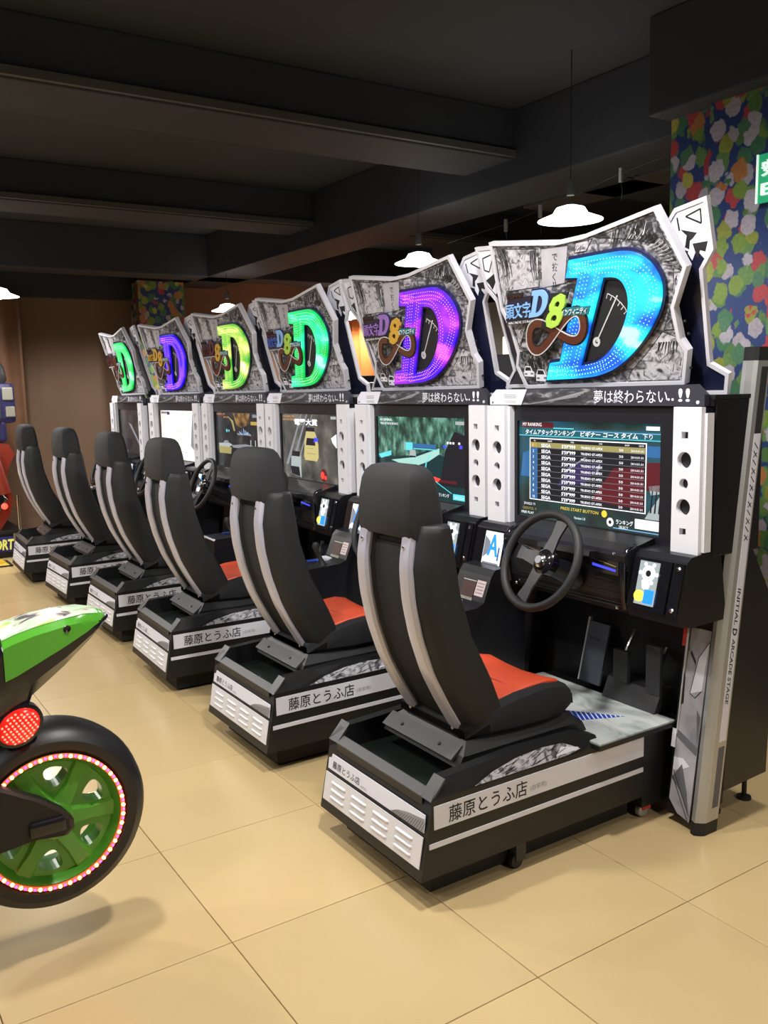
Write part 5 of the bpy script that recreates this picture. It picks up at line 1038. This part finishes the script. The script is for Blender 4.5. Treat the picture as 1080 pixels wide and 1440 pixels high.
prof = [(-0.70, 0.262), (0.36, 0.262), (0.46, 0.40), (0.50, 0.58), (0.44, 0.70), (0.48, 0.86), (0.54, 0.98), (0.50, 1.08), (0.38, 1.10), (-0.70, 1.10)]
b.loft([[(x, y, z) for y, z in prof] for x in (-0.75, -0.06)], 'cab_red'); shell = b.build('shell', RM)
b = MB(); b.loft([[(-0.06, -0.5, 0.72), (-0.06, 0.33, 0.72), (-0.16, 0.24, 1.34), (-0.16, -0.5, 1.34)], [(-0.05, -0.5, 0.72), (-0.05, 0.33, 0.72), (-0.15, 0.24, 1.34), (-0.15, -0.5, 1.34)]], 'screen_warm'); b.build('screen', RM)
b = MB(); b.tube([(0.0, 0.42, 0.62), (0.0, 0.36, 0.90), (-0.05, 0.29, 1.15), (-0.1, 0.22, 1.35)], 0.055, 'cab_red', 10); b.build('side_fin', RM, 50)
b = MB(); b.loft([[(-0.03, -0.4, 0.42), (-0.03, 0.36, 0.42), (-0.03, 0.44, 0.56), (-0.03, 0.36, 0.68), (-0.03, -0.4, 0.68)], [(0.0, -0.4, 0.44), (0.0, 0.34, 0.44), (0.0, 0.41, 0.56), (0.0, 0.34, 0.66), (0.0, -0.4, 0.66)]], 'black_gloss'); cp = b.build('control_panel', RM)
b = MB(); b.text('超速飛車', 0.085, RFm, 0.05, 0.50, 'white_print', w=0.002, ex=0.01, fit=0.28, rot=0.5); b.build('lettering', cp)
b = MB(); b.lathe([(0.03, 0), (0.028, 0.012), (0.006, 0.02)], 'lamp_red', RFm.M(0.405, 0.50, 0.0), 14); b.build('lamp', cp, 50)
b = MB(); b.box((-0.6, -0.7, 1.10), (-0.10, 0.50, 1.30), 'cab_blue', bev=0.03); b.box((-0.6, -0.7, 1.30), (-0.06, 0.46, 1.62), 'grey_blue', bev=0.04); b.box((-0.5, 0.42, 1.28), (-0.1, 0.60, 1.66), 'cab_blue', bev=0.05); mq = b.build('marquee', RM)
b = MB(); b.box((-0.09, -0.3, 1.33), (-0.055, 0.40, 1.42), 'pink_sticker', bev=0.01); b.box((-0.11, 0.50, 1.34), (-0.085, 0.585, 1.44), 'beige_sticker', bev=0.01); b.box((-0.11, 0.48, 1.50), (-0.085, 0.575, 1.62), 'beige_sticker', bev=0.01); b.build('marquee_print', mq)
b = MB(); b.lathe([(0.10, 0), (0.13, 0.10), (0.09, 0.22), (0.12, 0.30), (0.04, 0.40)], 'black_plastic', Matrix.Translation((-0.3, 0.30, 1.62)), 14); b.lathe([(0.06, 0), (0.10, 0.08), (0.08, 0.20), (0.02, 0.28)], 'olive' if 'olive' in MATS else 'dark_grey', Matrix.Translation((-0.25, 0.46, 1.62)), 12); b.build('crest', RM, 50)
b = MB(); b.lathe([(0.05, 0), (0.05, 0.02), (0.02, 0.04)], 'spot_cold', RFm.M(0.22, 2.07, -0.2), 14); b.tube([(-0.2, 0.22, 2.02), (-0.25, 0.22, 1.9)], 0.012, 'black_metal'); b.build('spotlight', RM, 50)
b = MB(); b.tube([(-0.02, 0.53, 0.262), (-0.02, 0.53, 0.60)], 0.014, 'chrome', 10); b.build('post', RM, 50)
yw = empty('yellow_wedge', (-6.08, -0.12, 0)); tag(yw, 'small yellow wedge on the floor at the left edge beside the red machine', 'wedge')
b = MB(); b.loft([[(-0.14, -0.20, 0.0), (0.14, -0.20, 0.0), (0.14, 0.17, 0.0), (-0.14, 0.17, 0.0)], [(-0.11, -0.17, 0.085), (0.10, -0.17, 0.085), (0.11, 0.13, 0.03), (-0.11, 0.13, 0.03)]], 'yellow_plastic'); b.build('body', yw)
b = MB(); b.box((-0.15, -0.21, 0.0), (0.15, 0.18, 0.012), 'black_plastic'); b.build('base', yw)
